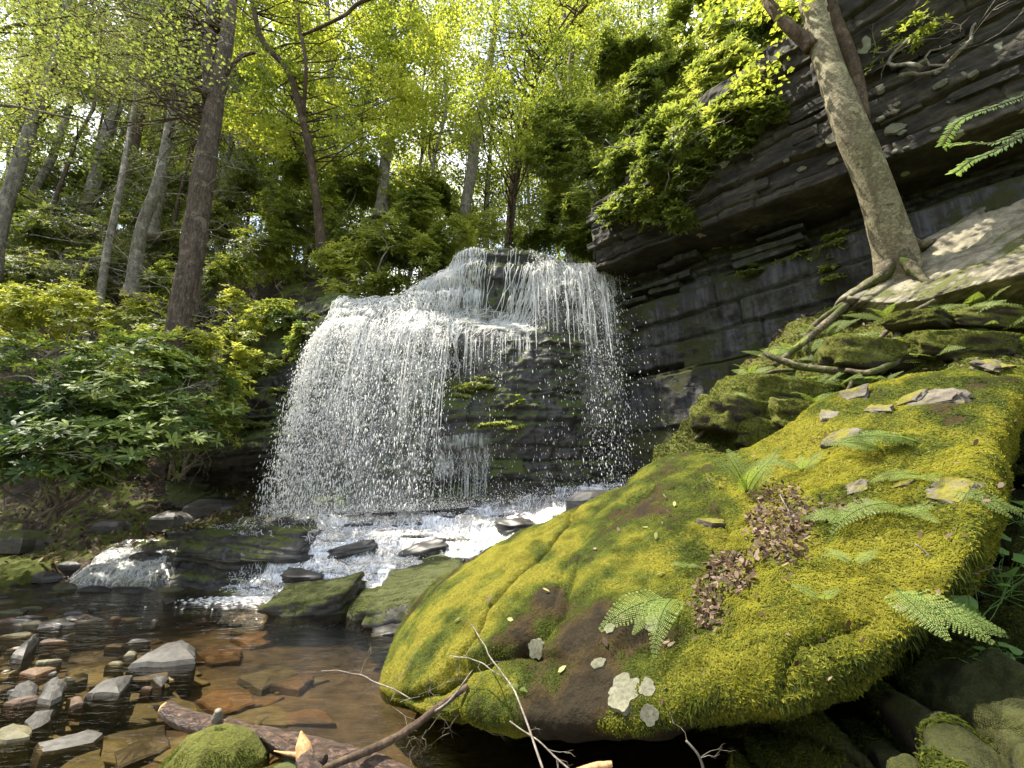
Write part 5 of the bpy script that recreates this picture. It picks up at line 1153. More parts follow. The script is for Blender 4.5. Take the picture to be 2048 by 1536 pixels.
litter_zone = lambda a, b_: (.45 * fbm(np.stack([a * .02, b_ * .02, a * 0], -1), 1, 3, 5) + np.minimum(np.minimum(ell(a, b_, 1560, 1050, 62, 80), ell(a, b_, 1465, 1150, 48, 40)), np.minimum(ell(a, b_, 1420, 1215, 28, 50), ell(a, b_, 1660, 1030, 100, 14))) < 1)
def kf(a, b_, C, N):
    q = moss_val(C, a, b_); w = sstep(.28, .5, q); w = w * (1 - .93 * litter_zone(a, b_)); return w * np.where(a > 1350, 1.25, 1.2)
def Lf(a, b_): return np.interp(a, [760, 1250, 1500, 2000], [.010, .012, .020, .022]) * np.interp(b_, [700, 1250, 1400], [1, 1, 1.25])
def tf(a, b_, C):
    t = -.05 + 1.0 * moss_val(C, a, b_) + .6 * fbm(C, 3.5, 4, 21); t += .12 * np.exp(-ell(a, b_, 1650, 1200, 200, 160)); return t
moss_on(BO, BN, 310000, kf, Lf, .34, .55, .6, boulder, "moss", tf)
# shaggy moss hanging from the lip on the right
V_i = []; nv_, nu_ = BO.shape[:2]; a, b_ = proj(BO); el = (a > 1380) & (a < 1960) & (BN[..., 2] < .35) & (BN[..., 2] > -.55) & (b_ > 1080)
ids = np.argwhere(el); ids = ids[rng.integers(0, len(ids), 20000)]; C = BO[ids[:, 0], ids[:, 1]]; N = BN[ids[:, 0], ids[:, 1]]; m = len(C)
C = C + rng.normal(0, .006, C.shape); D = unit(-UP * 1.0 + N * .45 + rng.normal(0, .25, C.shape)); cl = np.clip(.6 + 1.6 * fbm(C * [1, 1, .2], 6, 2, 3), .25, 2)
leaf_obj("hanging_moss", C, D, unit(N + .1), rng.uniform(.012, .042, m) * cl, rng.uniform(.004, .008, m), M['moss'], boulder, 'quad', np.clip(.35 + .4 * fbm(C, 2, 3, 4) + rng.normal(0, .15, m), 0, 1), .1)
moss_on(SL, SLN, 60000, lambda a, b_, C, N: (fbm(C, 1.6, 3, 2) > -.25) * 1.0, .03, .34, .5, .5, None, "slope_moss", lambda a, b_, C: .28 + .4 * fbm(C, 1.2, 3, 8))[0]["label"] = "green and ochre moss shoots on the rocky slope"
moss_on(LG, LGN, 50000, lambda a, b_, C, N: (fbm(C, 1.8, 3, 2) > -.05) * 1.0, .024, .34, .5, .7, None, "ledge_moss", lambda a, b_, C: .22 + .5 * fbm(C, 1.6, 3, 8))[0]["label"] = "moss shoots on the shaded ledge at the lower right"

def moss_mesh(o, n, L, t0=.35, thr=-.1, nz=.0):
    me = o.data; m = len(me.polygons); A = np.zeros(m); me.polygons.foreach_get("area", A); N = np.zeros(m * 3); me.polygons.foreach_get("normal", N); N = N.reshape(-1, 3)
    co = np.zeros(len(me.vertices) * 3); me.vertices.foreach_get("co", co); co = co.reshape(-1, 3); vi = np.zeros(len(me.loops), int); me.loops.foreach_get("vertex_index", vi); ls = np.zeros(m, int); me.polygons.foreach_get("loop_start", ls)
    w = A * (N[:, 2] > nz); k = rng.choice(m, n, p=w / w.sum()); f1, f2 = rng.random((2, n, 1)); a, b_, c_ = co[vi[ls[k]]], co[vi[ls[k] + 1]], co[vi[ls[k] + 2]]
    C = a + f1 * (b_ - a) + f2 * (c_ - b_) * f1; Nn = N[k]; keep = fbm(C + np.array(o.location), 4, 3, 5) > thr; C, Nn = C[keep], Nn[keep]; n = len(C)
    D = unit(Nn * .5 + perp(Nn) * .8 - UP * .3); NN = unit(Nn + .2 * D); LL = L * rng.uniform(.5, 1.2, n)
    V, T, kk = leaf_quads(C, D, NN, LL, LL * .34, .25); t = np.clip(t0 + .35 * fbm(C, 3, 3, 9) + rng.normal(0, .15, n), 0, 1)
    q = link("moss", make_mesh("moss", V, T, False, np.repeat(t, kk)), M['moss'], o); q["kind"] = "stuff"
for o in RKO: moss_mesh(o, 7000, .018, .22, -.12)
# ---- dead leaves
def litter(G, Nn, n, zone, L, parent, name, label=None, mat='litter', lift=.02):
    a, b_ = proj(G); ids = np.argwhere(zone(a, b_) & (Nn[..., 2] > -.1)); 
    ids = ids[rng.integers(0, len(ids), n)]; C = G[ids[:, 0], ids[:, 1]]; N = Nn[ids[:, 0], ids[:, 1]]
    C = C + rng.normal(0, .02, C.shape) + N * rng.uniform(0, lift, n)[:, None]; N2 = unit(N + rng.normal(0, .6, N.shape)); D = perp(N2); LL = rng.uniform(.15, 1.1, n) ** 1.2 * L * 1.15
    o = leaf_obj(name, C, D, N2, LL, LL * rng.uniform(.3, .6, n), M[mat], parent, 'oval', None, -.25)
    if label: o["label"] = label
    return o
litter(BO, BN, 3800, litter_zone, .038, None, "leaf_litter", "brown dead leaves heaped in the dip of the boulder below the fern", lift=.03)
litter(BO, BN, 520, lambda a, b_: (a > 1300) & (b_ > 830) & (b_ < 1400), .035, None, "fallen_leaves", "dead leaves caught singly in the boulder's moss")
litter(SL, SLN, 2600, lambda a, b_: (a > 1500) & (b_ < 800), .06, None, "slope_litter", "dead leaves between the roots on the slope")
nbk = gnormal(BANK); nbk *= np.sign(nbk[..., 2:3] + 1e-6)
litter(BANK, nbk, 9000, lambda a, b_: (b_ > 380) & (b_ < 1130) & (a < 620), .10, None, "bank_litter", "dead leaves and twigs on the left bank")
for i, (x_, y_, Y) in enumerate([(1228,1055,0),(1283,1050,0),(1310,1075,0),(1187,1098,0),(1100,1180,0),(1330,1140,0),(975,1200,0),(1010,1235,0),(1130,1330,0),(1215,1290,0),(905,1240,0),(1345,1010,0),(1250,1240,0)]):
    p_, n_ = hit(BO, BN, x_, y_, .012); N2 = unit(n_[None] + rng.normal(0, .25, (1, 3))); D = perp(N2); V, T, k = leaf_oval(np.zeros((1, 3)), D, N2, np.array([.055]), np.array([.024]), -.15)
    me = make_mesh("fallen_leaf", V, T, False, np.full(k, rng.random())); o = link("fallen_leaf", me, M['litter_y'] if i % 3 else M['litter']); o.location = p_; tag(o, "single fallen leaf lying on the moss of the boulder's left flank", "leaf", "fallen leaves on the boulder")

# ---- lichen plates and set-in stones
for i, (x_, y_, s_, lb) in enumerate([(1245,1378,.075,"white lichen plate low on the boulder"),(1195,1322,.035,""),(1290,1372,.035,""),(1215,1255,.03,""),(1068,1295,.05,""),(1295,1425,.035,""),(1300,1245,.035,"")]):
    p_, n_ = hit(BO, BN, x_, y_, .0); A = perp(n_[None])[0]; B2 = np.cross(n_, A); th = np.linspace(0, 2 * pi, 49)[:-1]; rr = s_ * (1 + .5 * fbm(np.stack([np.cos(th) * 1.5, np.sin(th) * 1.5, th * 0 + i], 1), 1.3, 5, i))
    ring = p_ + rr[:, None] * (np.cos(th)[:, None] * A + np.sin(th)[:, None] * B2); V = np.concatenate([ring - n_ * .01, ring * .96 + p_ * .04 + n_ * .009, [p_ + n_ * .011]]); a = np.arange(48); b2 = np.roll(a, -1)
    o = wmesh("lichen_plate", V, [np.stack([a, b2, b2 + 48, a + 48], -1), np.stack([a + 48, b2 + 48, np.full(48, 96)], -1)], M.setdefault('lichen', rock_mat("pale lichen", (.08, .08, .055), (.18, .185, .13), (.25, .255, .19), lay=1, fine=60, bumpd=.004)), boulder, False)
for i, (x_, y_, s_, lb) in enumerate([(1676,872,.16,"flat brown-grey stone set in the upper moss of the boulder"),(1655,828,.09,"small pinkish stone near the boulder's upper edge"),(1712,968,.10,"greyish stone in the moss above the dead leaves"),(1725,1000,.06,"little stone just under the greyish one in the moss"),(1752,812,.15,"pointed grey stone on the boulder's upper edge"),(1810,795,.14,"pale pointed stone right of the dark pointed one on the boulder"),(1870,790,.22,"large pale jagged stone at the boulder's upper right"),(1980,725,.2,"flat grey stone at the boulder's top right corner"),(1700,790,.14,"flat grey stone at the crest behind the moss"),(1800,965,.07,"stone half hidden under the bright fern"),(1690,1015,.06,"rusty stone at the upper rim of the dead leaves"),(1900,975,.16,"bare grey patch of rock at the boulder's right shoulder"),(1440,1040,.15,"bare brown rock patch left of the dead leaves")]):
    p_, n_ = hit(BO, BN, x_, y_, .0); A = unit(np.cross(n_, UP)); B2 = np.cross(n_, A)
    s_ *= .62; o = block(p_ + n_ * s_ * (-.12 if i < 11 else -.2), unit(A + .35 * B2 * rng.normal()), B2, unit(n_ + .25 * rng.normal(size=3)), s_ * rng.uniform(.9, 1.2), s_ * rng.uniform(.6, .95), s_ * .34, rng.uniform(0, 99), M['stone_set'], None, "stone", .15, None, 6, .45); tag(o, lb, "stone")
SLR = []
for i, (x_, y_, sx, sy, sz, lb) in enumerate([(1760,720,.5,.3,.17,"big moss-topped block on the slope below the roots"),(1905,700,.35,.3,.14,"mossy block near the right edge above the boulder"),(1850,655,.3,.25,.08,"flat pale stone under the bright ferns"),(1990,650,.4,.3,.10,"flat stone at the right edge in the bright ferns"),(1560,800,.35,.25,.18,"rounded moss-covered lump on the slope behind the boulder"),(1465,850,.35,.3,.2,"dark mossy lump next to the boulder's ridge"),(1520,870,.25,.2,.15,"small mossy lump with a dark hollow behind the boulder"),(1600,590+250,.3,.2,.14,"mossy stone right behind the boulder crest")]):
    p_, n_ = hit(SL, SLN, x_, y_, .0); a = rng.uniform(-.5, .5); o = block(p_ + UP * sz * .3, (cos(a), sin(a), -.25), (-sin(a), cos(a), .2), (.2, -.2, 1), sx, sy, sz, rng.uniform(0, 99), M['moss_mound'], None, "rock", .15, None, 16, .26, True); tag(o, lb, "rock"); SLR.append(o)

for o in SLR: moss_mesh(o, 6000, .024, .32, -.2, -.2)
UW = [o for o in cliff.children if o.name.startswith("upper_wall")][0]
UG = np.zeros(len(UW.data.vertices) * 3); UW.data.vertices.foreach_get("co", UG); UG = UG.reshape(200, 520, 3) + np.array(cliff.location); UNn = gnormal(UG); UNn = UNn * np.sign((UNn @ WN))[..., None]
for i, (x_, y_, s_) in enumerate([(1876,175,.055),(1899,201,.04),(1783,257,.085),(1796,266,.04),(1756,240,.04),(1865,260,.04),(1785,223,.035),(1783,302,.03),(1804,295,.025),(1665,274,.09),(1687,307,.04),(1660,321,.05),(1757,190,.035),(1598,338,.05),(1570,325,.035),(1790,215,.03),(1640,300,.03),(1940,150,.04),(1960,230,.03),(1840,120,.04)]):
    p_, n_ = hit(UG, UNn, x_, y_, .0); n_ = unit(n_ + WN); A = unit(np.cross(n_, UP)); B2 = np.cross(n_, A); th = np.linspace(0, 2 * pi, 33)[:-1]; rr = s_ * (1 + .45 * fbm(np.stack([np.cos(th) * 1.3, np.sin(th) * 1.3, th * 0 + i], 1), 1.5, 4, i))
    ring = p_ + rr[:, None] * (np.cos(th)[:, None] * A * 1.3 + np.sin(th)[:, None] * B2 * .8); V = np.concatenate([ring - n_ * .06, ring * .97 + p_ * .03 + n_ * .03, [p_ + n_ * .035]]); a = np.arange(32); b2 = np.roll(a, -1)
    wmesh("lichen_plate", V, [np.stack([a, b2, b2 + 32, a + 32], -1), np.stack([a + 32, b2 + 32, np.full(32, 64)], -1)], M['lichen'], cliff, False)
# ---- ferns
def frond_mesh(L, seed, npin=20, arch=.35, width=.36, fine=8):
    r = np.random.default_rng(seed); t = np.linspace(0, 1, 16); spine = np.stack([L * t * (1 - .12 * arch * t), .04 * L * np.sin(t * 3 + seed), L * arch * (t - 1.35 * t * t)], 1)
    mb = MB(); V, Q, T = tube(spine, np.linspace(.0035, .001, 16) * (L / .4), 4, cap=False); mb.add(V, Q, T, .1)
    Cs, Ds, Ns, Ls, Ws = [], [], [], [], []
    for i in range(npin):
        s = .14 + .86 * i / npin; pos = np.array([np.interp(s, t, spine[:, k]) for k in range(3)]); tan = unit(np.array([np.interp(min(s + .03, 1), t, spine[:, k]) - np.interp(s - .03, t, spine[:, k]) for k in range(3)]))
        pl = width * L * .5 * (np.sin(min(1, (1 - s) * 1.25 + .05) * pi / 2) ** 1.1) * (.75 + .25 * min(1, s * 3))
        for sd_ in (-1, 1):
            side = unit(np.cross(tan, [0, 0, 1.0]) * sd_ + tan * .35 + np.array([0, 0, r.uniform(-.12, .06)])); up_ = unit(np.cross(side, tan) * sd_ * -1.0); up_ *= np.sign(up_[2] + 1e-6)
            k = max(3, int(fine * pl / (width * L * .5)) + 2)
            for q in range(k):
                u = (q + .5) / k; base = pos + side * pl * u - np.array([0, 0, .10 * pl * u * u]); l2 = (L * .86 / npin) * .66 * (1 - u * .6)
                for s2 in (-1, 1):
                    d2 = unit(unit(np.cross(side, up_)) * s2 + side * .55); Cs.append(base); Ds.append(d2); Ns.append(up_); Ls.append(l2); Ws.append(pl / k * .8)
            Cs.append(pos + side * pl * .8); Ds.append(side); Ns.append(up_); Ls.append(pl * .22); Ws.append(pl * .1)
    V, T, k = leaf_quads(np.array(Cs), np.array(Ds), np.array(Ns), np.array(Ls), np.array(Ws), .05); mb.add(V, None, T, np.repeat(r.uniform(.3, .75, len(Cs)), k))
    me = make_mesh("frond", np.concatenate(mb.V), [np.concatenate(mb.Q), np.concatenate(mb.T)], False, np.concatenate(mb.t)); me.materials.append(M['fern']); return me
FR = [frond_mesh(.4, s, n_, a_, w_) for s, n_, a_, w_ in ((1, 20, .35, .42), (2, 22, .5, .36), (3, 18, .25, .48), (4, 24, .15, .34))]
def fern(p_, n_, size, nf, label, tilt=.5, az=None, group=None, down=0.0):
    t = empty("fern", p_, label, "fern", group); a0 = rng.uniform(0, 6)
    for i in range(nf):
        a = (a0 + i * 2 * pi / nf + rng.uniform(-.3, .3)) if az is None else radians(az[i % len(az)]) 
        o = bpy.data.objects.new("frond", FR[rng.integers(0, 4)]); col.objects.link(o); o.parent = t
        d = unit(np.array([cos(a), sin(a), 0]) + n_ * tilt - UP * down)
        if down >= 1: g = unit(-UP + n_ * n_[2]); sdv = np.cross(g, n_); d = unit(g + sdv * (i - (nf - 1) / 2) * .45 + n_ * .22)
        hz = UP * .6 + n_ * .3 + unit(CAM - p_) * .55; z_ = unit(hz - d * np.dot(hz, d)); y_ = np.cross(z_, d)
        from mathutils import Matrix
        o.rotation_euler = Matrix(np.stack([d, y_, z_], 1).tolist()).to_euler(); s = size / .4 * rng.uniform(.75, 1.1); o.scale = (s, s, s)
    return t
FE = [("BO",1490,985,.42,7,"arching fern growing at the upper rim of the dead leaves",1.1,None,-.4),
 ("BO",1345,1200,.44,3,"hanging fern with one long frond on the boulder's face",.05,(-95,-75,-120),1.3),
 ("BO",1830,880,.5,6,"sun-bleached fern on the boulder's upper right",.25,(175,120,60,20,200),.1),
 ("BO",1850,950,.36,4,"pale fern under the sun-bleached one",.2,(200,160,240,20),.2),
 ("BO",1800,1010,.42,4,"fern with ladder-like fronds at the boulder's right",.15,(190,250,300,150),.3),
 ("BO",1890,980,.36,4,"dark fern at the right shoulder of the boulder",.1,(-20,-50,20,-80),.35),
 ("BO",1790,1170,.34,6,"small fern drooping over the shaggy moss at the lower right",.15,(-40,-70,-20,-100,10),.5),
 ("BO",1710,1020,.3,3,"low fern lying in the moss right of the dead leaves",.1,(180,210,150),.2),
 ("BO",1040,1370,.10,3,"tiny bright fern low on the boulder's left",.3,None,.1),
 ("BO",1600,940,.22,5,"small upright fern between the dead leaves and the set-in stones",.8,None,0),
 ("BO",1760,900,.26,4,"fern leaning left over the small stones in the moss",.4,(170,140,200,100),0),
 ("BO",1700,1130,.16,4,"little fern in the brightest moss",.6,None,0),
 ("BO",1640,1200,.13,3,"tiny fern in the thick yellow moss",.6,None,0),
 ("BO",1370,1130,.12,4,"small pale fern left of the dead leaves",.3,None,.1)]
for g_, x_, y_, s_, n_, lb, tl, az, dn in FE:
    p_, q_ = hit(BO, BN, x_, y_, .03 if dn >= 1 else .005); fern(p_, q_, s_, n_, lb, tl, az, None, dn)
FG = "ferns on the rocky slope below the slab"
names = ["leftmost fern of the slope, beside the cliff","fern above the light root loop","fern directly under the tip of the slab","wide fern right of the root loop","fern in the shade under the slab's edge","fern half way along the slab's lower edge","bright fern in the sunny patch by the right edge","sunlit white-green fern near the right edge","lowest sunlit fern of the right side","fern over the big moss-topped block","small fern among the roots","fern hanging over the boulder's crest","blue-green fern in the dark gap behind the crest","little fern by the wet wall","fern at the right edge under the slab","fern between slab and sunny ferns","fern behind the big root","dim fern low in the gap","fern on the pale stones of the sunny patch","fern against the wet wall above the mound","fern spreading in front of the slab tip","fern between the roots and the moss-topped block","fern above the big block","tangled fern at the right edge above the boulder","fern leaning over the crest beside the pointed stones","fern left of the big mossy mound","fern over the slab's shaded corner","fern low between crest and big block"]
for i, (x_, y_, s_) in enumerate([(1590,700,.5),(1640,665,.5),(1700,640,.45),(1690,690,.5),(1770,635,.45),(1850,615,.5),(1900,640,.5),(1950,620,.5),(1870,680,.4),(1790,690,.4),(1730,735,.35),(1680,775,.45),(1620,770,.5),(1500,745,.35),(2030,590,.5),(1930,590,.35),(1660,720,.4),(1740,770,.35),(1980,670,.45),(1540,710,.4),(1720,620,.45),(1700,720,.35),(1830,650,.5),(2030,690,.45),(1620,810,.45),(1450,800,.35),(1800,600,.5),(1860,720,.4)]):
    p_, q_ = hit(SL, SLN, x_, y_, .0); fern(p_, q_, s_, 6, names[i], .55, None, FG)

# ---- broad-leaved herbs at the right
def heart_leaf(L):
    t = np.array([0, .08, .25, .5, .8, 1.0]); w_ = np.array([.0, .38, .5, .44, .2, 0]); off = np.array([0, -.12, 0, 0, 0, 0])
    V = []; 
    for a, b2, c_ in zip(t, w_, off): V += [(L * (a), 0, -.02 * L * a), (L * (a + c_), L * b2, .10 * L * b2 - .1 * L * a * a), (L * (a + c_), -L * b2, .10 * L * b2 - .1 * L * a * a)]
    Q = []
    for i in range(5): a = i * 3; Q += [(a, a + 3, a + 4, a + 1), (a, a + 2, a + 5, a + 3)]
    me = make_mesh("leaf", np.array(V), np.array(Q), True, np.full(len(V), .5)); me.materials.append(M['herb']); return me
HL = [heart_leaf(.12), heart_leaf(.12)]
HL[1].attributes["tint"].data.foreach_set("value", np.full(18, .85, np.float32))
for gi, (x_, y_, Y, n_, ext, lb) in enumerate([(1990,1100,2.15,22,.22,"large patch of heart-shaped leaves at the right edge"),(1900,1060,2.3,9,.12,"pale heart-leaved sprig beside the dark fern"),(1950,1190,2.05,12,.14,"lower tuft of heart-shaped leaves at the right"),(1965,1320,2.0,6,.06,"small clover-like plant on the shaded ledge"),(2015,1305,2.0,4,.04,"tiny clover-like plant near the right edge"),(2030,1000,2.5,10,.15,"dim leafy plant in the dark gap right of the boulder")]):
    c = P(x_, y_, Y); t = empty("herb", c - UP * ext * .8, lb, "herb"); mb = MB(); small = ext < .1
    for k in range(n_):
        q = c + rng.normal(0, 1, 3) * [ext, ext * .4, ext * .6]; o = bpy.data.objects.new("leaf", HL[k % 2]); col.objects.link(o); o.parent = t; o.location = Vector(q - (c - UP * ext * .8))
        o.rotation_euler = (rng.normal(.35, .3), rng.normal(.1, .3), rng.uniform(0, 6.28)); s = rng.uniform(.4, .9) * (.5 if small else 1); o.scale = (s, s, s)
        V, Q, T = tube(wiggle(c - UP * ext * .8 + rng.normal(0, .01, 3), q, 6, .02), np.full(6, .0018), 4, cap=False); mb.add(V, Q, T)
    mb.build("stems", M['herb'], t)["kind"] = "stuff"
# ---- hemlock sprigs reaching in from the right
def sprig(pts, label, Ln=.020):
    c = smooth_path(np.array([P(*q) for q in pts]), 40); t = empty("hemlock_sprig", c[0], label, "sprig"); mb = MB(); V, Q, T = tube(c, np.linspace(.0028, .0012, 40), 5); mb.add(V, Q, T); mb.build("twig", M['bark_brown'], t)
    n = 52; u = np.linspace(.02, 1, n); C = np.stack([np.interp(u, np.linspace(0, 1, 40), c[:, k]) for k in range(3)], 1); C = np.repeat(C, 2, 0); tan = unit(np.gradient(C[::2], axis=0)).repeat(2, 0); sd_ = np.tile([1, -1], n)[:, None]
    side = unit(np.cross(tan, unit(UP * .6 + np.array([0, -.8, 0]))[None])); D = unit(side * sd_ + tan * .75 + rng.normal(0, .12, C.shape)); N = unit(np.cross(side, tan)); N = N * np.sign(N[:, 2:3]); LL = Ln * rng.uniform(.7, 1.15, 2 * n)
    leaf_obj("needles", C, D, N, LL, LL * .26, M['hemlock_fresh'], t, 'oval', np.clip(np.repeat(np.linspace(.2, 1, n), 2) + rng.normal(0, .1, 2 * n), 0, 1), .1)
M['hemlock_fresh'] = leaf_mat("fresh hemlock needles", [(0, (.06, .11, .05)), (.6, (.14, .22, .06)), (1, (.30, .42, .06))], .4, rough=.5)
sprig([(2120,155,1.05),(2040,195,1.05),(1970,220,1.05),(1915,245,1.07),(1885,290,1.08)], "upper hemlock sprig with pale green tip reaching in at the right edge")
sprig([(2130,225,1.0),(2050,262,1.0),(1990,285,1.02),(1940,285,1.05),(1895,290,1.07)], "middle hemlock sprig at the right edge, nearly level", .017)
sprig([(2130,230,1.0),(2040,275,1.0),(1985,305,1.02),(1945,320,1.03),(1912,345,1.04)], "lower bright hemlock sprig at the right edge", .020)
# ---- roots of the pale tree
M['bark_root'] = bark_mat('root bark', (.04, .032, .02), (.13, .11, .07), (.22, .19, .13), (12, 12, 12), .015, .5)
for i, ctrl in enumerate([[(1795,500,5.3,.13),(1770,545,5.35,.11),(1735,570,5.45,.06),(1700,590,5.5,.03)],[(1800,500,5.25,.13),(1820,530,5.15,.10),(1850,560,5.0,.05),(1880,575,4.95,.02)],[(1805,480,5.3,.12),(1840,490,5.3,.08),(1880,478,5.3,.03)],[(1800,560,5.4,.10),(1720,590,5.6,.07),(1660,640,5.6,.06),(1600,690,5.5,.055),(1550,730,5.4,.05)],[(1800,660,4.9,.05),(1770,720,4.7,.05),(1700,740,4.8,.05),(1610,735,5.0,.055),(1560,720,5.1,.05),(1528,706,5.2,.04)],[(1850,680,4.6,.04),(1815,690,4.6,.055),(1795,720,4.6,.055),(1740,745,4.6,.045),(1690,740,4.7,.03)],[(1590,740,5.2,.03),(1540,745,5.3,.03),(1500,770,5.4,.025),(1440,830,5.4,.03),(1390,880,5.4,.03)],[(1700,600,5.6,.05),(1640,640,5.7,.04),(1610,680,5.7,.04),(1625,720,5.4,.03)],[(1870,600,4.7,.03),(1800,640,4.9,.035),(1740,700,4.9,.03),(1690,790,4.6,.02)]]):
    ctrl = [(a_, b_, c_, d_ * .75) for a_, b_, c_, d_ in ctrl]
    trunk_obj("root", ctrl, M['bark_root'], rt, 9, 26, .3, 1.0)
# ---- fallen branches at the bottom
def branch(label, ctrl, mat, parts=(), rough=.3, name="fallen_branch"):
    base = P(*ctrl[0][:3]); t = empty(name, base, label, "branch"); trunk_obj("stem", ctrl, mat, t, 12, 40, rough, 1.1)
    for nm, c_, m_ in parts: trunk_obj(nm, c_, m_, t, 8, 16, rough, 1.0)
    return t
b = NB("wet bark"); n1 = b.noise(b.pos((14, 30, 30)), 1.6, 6, .75, 1.0); cc = b.ramp(n1, [(.3, (.015, .010, .007)), (.48, (.05, .03, .02)), (.62, (.20, .12, .075))]); M['bark_wet'] = b.finish(b.bsdf(cc, .32, .6, b.bump(n1, 1.0, .02)))
b = NB("split wood"); n1 = b.noise(b.pos((30, 30, 6)), 3, 5, .7, .5); cc = b.ramp(n1, [(.3, (.30, .15, .06)), (.55, (.55, .32, .14)), (.75, (.72, .50, .28))]); M['split'] = b.finish(b.bsdf(cc, .6, .3, b.bump(n1, 1.0, .006)))
branch("thick wet branch with peeling bark lying across the pool's near edge", [(332,1420,3.0,.040),(370,1440,2.95,.048),(450,1462,2.85,.050),(540,1480,2.75,.052),(640,1505,2.65,.055),(740,1538,2.55,.058),(860,1590,2.45,.06)], M['bark_wet'],
 [("stub", [(432,1450,2.85,.022),(434,1436,2.85,.026),(436,1420,2.84,.016)], M['twig']), ("cut_end", [(328,1417,3.01,.030),(333,1420,3.0,.034),(337,1422,3.0,.034)], M['split']), ("side_branch", [(470,1450,2.85,.018),(530,1470,2.7,.024),(575,1500,2.6,.024),(650,1520,2.5,.022)], M['bark_wet'])])
branch("short snapped branch with a raw orange break sticking up", [(640,1590,2.3,.05),(625,1550,2.35,.045),(610,1515,2.4,.040)], M['bark_wet'], [("splinter", [(612,1520,2.4,.038),(605,1490,2.42,.030),(602,1462,2.43,.004)], M['split']), ("splinter", [(606,1510,2.4,.012),(580,1508,2.42,.008),(548,1502,2.45,.002)], M['split'])])
branch("slender bare branch slanting up from the wet branch to the boulder", [(650,1536,2.45,.014),(720,1508,2.5,.018),(800,1470,2.6,.018),(870,1420,2.7,.018),(935,1372,2.8,.015)], M['bark_brown'], [("side_branch", [(850,1435,2.68,.006),(900,1400,2.7,.005),(945,1340,2.75,.003)], M['twig'])])
branch("end of a pale snapped branch at the bottom edge under the boulder", [(1130,1560,1.9,.014),(1180,1536,1.9,.013),(1224,1528,1.9,.010)], M['split'])
for i, (ctrl, lb) in enumerate([([(935,1165,4.0,.003),(935,1230,3.4,.003),(975,1300,2.6,.0035),(1030,1390,2.2,.004),(1095,1560,1.9,.005)], "thin bare twig hanging across the boulder's left flank"),([(640,1343,3.3,.003),(700,1345,3.2,.003),(760,1370,3.0,.004),(820,1400,2.9,.004)], "thin twig at the boulder's left foot over the water"),([(1020,1445,2.2,.003),(1080,1490,2.1,.003),(1150,1550,2.0,.004)], "fine twig in the dark under the boulder"),([(1370,1480,1.9,.004),(1400,1520,1.9,.005),(1420,1580,1.9,.005)], "pale twig standing in the dark under the boulder"),([(1150,1200,2.9,.0025),(1200,1160,3.0,.0025),(1250,1150,3.05,.002),(1260,1120,3.1,.0015)], "fine twig lying on the sunny moss"),([(1560,990,2.75,.004),(1580,1030,2.6,.004),(1590,1080,2.5,.003)], "dry twig standing on the heap of dead leaves"),([(1830,1090,2.0,.004),(1900,1140,1.95,.003),(1960,1150,1.95,.002)], "pale forked twig right of the shaggy moss"),([(1000,1350,2.5,.003),(950,1320,2.7,.003),(900,1310,2.9,.002)], "curled twig over the boulder's lower left")]):
    c_ = np.array([list(P(*q[:3])) + [q[3]] for q in ctrl]); c_ = smooth_path(c_, 24); mb = MB(); c_[:, :3] += .01 * np.stack([vn(np.stack([c_[:, 0] * 9, c_[:, 1] * 9, c_[:, 2] * 9 + k], 1)) for k in range(3)], 1)
    V, Q, T = tube(c_[:, :3], c_[:, 3], 5); mb.add(V, Q, T)
    for k in range(4): j = rng.integers(4, 20); twigs(mb, c_[j, :3], unit(rng.normal(size=3)), rng.uniform(.06, .16), .0015, 1, .6, 5, 0, 2)
    o = mb.build("bare_twig", M['twig'], None, True, c_[0, :3]); tag(o, lb, "twig")
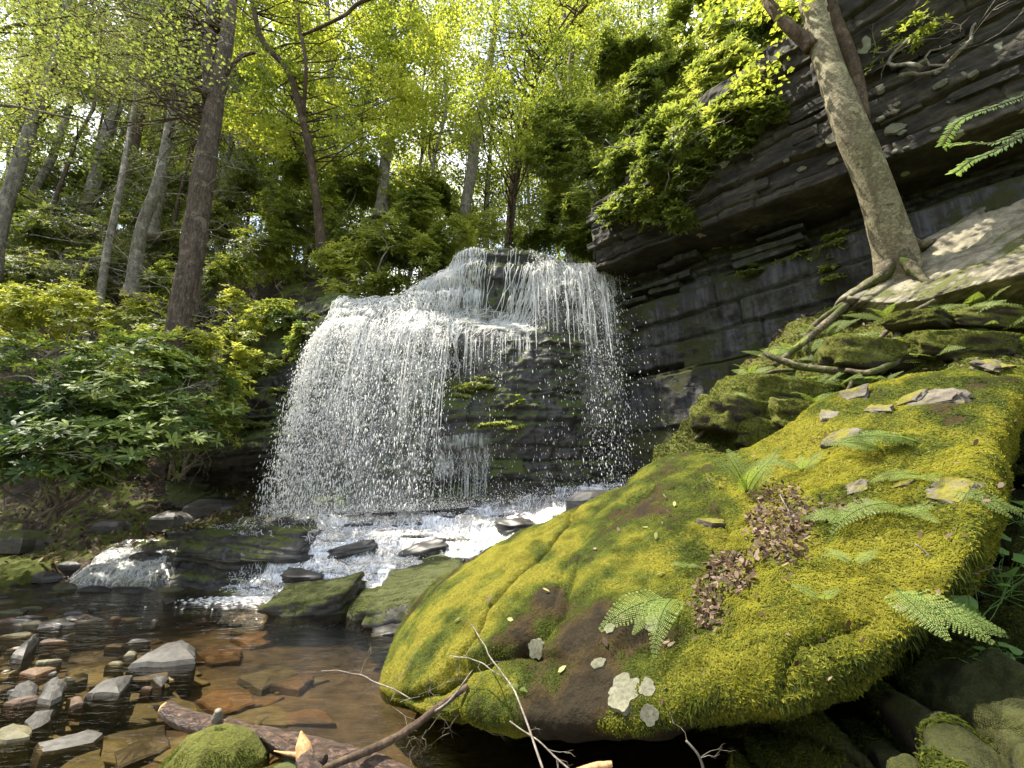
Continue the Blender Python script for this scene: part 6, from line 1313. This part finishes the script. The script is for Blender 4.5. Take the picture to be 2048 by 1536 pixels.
# low tangle of twigs at the boulder's left foot
mb = MB()
for i in range(16): s_ = P(rng.uniform(780, 960), rng.uniform(1400, 1470), 2.8); twigs(mb, s_, unit(rng.normal(size=3) * [1, .4, 1]), rng.uniform(.12, .3), .002, 1, .7, 6, 0, 3)
o = mb.build("twig_tangle", M['twig'], None, True, P(860, 1430, 2.8)); tag(o, "tangle of fine bare twigs at the boulder's left foot", "twigs", kind="stuff")
c = PZ(430, 1520, .15); th = np.linspace(0, 2 * pi, 9)[:-1]
o = poly_stone(c + .20 * np.stack([np.cos(th) * 1.25, np.sin(th), th * 0], 1), .3, .13, M['moss_mound'], "bright green mossy stone at the bottom under the wet branch", name="rock", sub=4)
c2 = PZ(600, 1560, .1); poly_stone(c2 + .22 * np.stack([np.cos(th) * 1.3, np.sin(th), th * 0], 1), .3, .06, M['stone_moss'], "dark mossy stone under the snapped branch", name="rock")
n = 5000; a = rng.uniform(0, 2 * pi, n); q = np.sqrt(rng.random(n)); C = c + np.stack([np.cos(a) * q * .24, np.sin(a) * q * .19, .13 * (1 - q ** 2) + .0], 1); leaf_obj("moss", C, unit(UP * .6 + perp(np.tile(UP, (n, 1)))), np.tile(UP, (n, 1)), rng.uniform(.008, .018, n), rng.uniform(.003, .006, n), M['moss'], o, 'quad', rng.uniform(.1, .6, n), .2)
# ---- unseen crown added to the pale tree above the view to dapple the boulder
cr_ = []
rc = np.random.default_rng(17)
while len(cr_) < 24:
    q = np.array([rc.uniform(3.2, 7.5), rc.uniform(.3, 6.0), rc.uniform(7.5, 10.0)])
    cr_.append(q)
o = leaf_cloud(rt, np.array(cr_), 0.42, 2200, .085, M['maple'], .7, "crown", (.1, .9))
mb = MB(); top_ = P(1590, -200, 5.3)
for q in cr_[::3]: V, Q, T = tube(wiggle(top_, q, 9, .3), np.linspace(.06, .01, 9), 5, cap=False); mb.add(V, Q, T)
mb.build("added_limbs", M['bark_pale'], rt)["kind"] = "stuff"

# ---- pale dead branches through the left bushes
for i, (a, b_, lb) in enumerate([((-30,760,6.3),(150,800,6.2),"pale dead branch sticking out of the left bush, upper one"),((40,905,5.7),(170,890,5.8),"pale forked dead branch low on the left bush"),((330,800,6.6),(400,750,6.6),"white dead twigs at the right side of the left bush"),((0,480,11),(150,520,10),"long pale dead bough on the upper left slope"),((60,470,12),(300,560,10.5),"slanting pale bough below the grey trunks"),((330,180,7.6),(200,170,7.4),"bare lichen-grey bough reaching left from the big brown trunk"),((300,330,9),(180,450,8.5),"bare grey bough hanging before the mossy-footed trunk")]):
    A, B_ = P(*a), P(*b_); mb = MB(); L = np.linalg.norm(B_ - A); twigs(mb, A, B_ - A, L, .012, 3, .6, 9, 0, 4)
    o = mb.build("dead_branch", M['twig'], None, True, A); tag(o, lb, "branch")
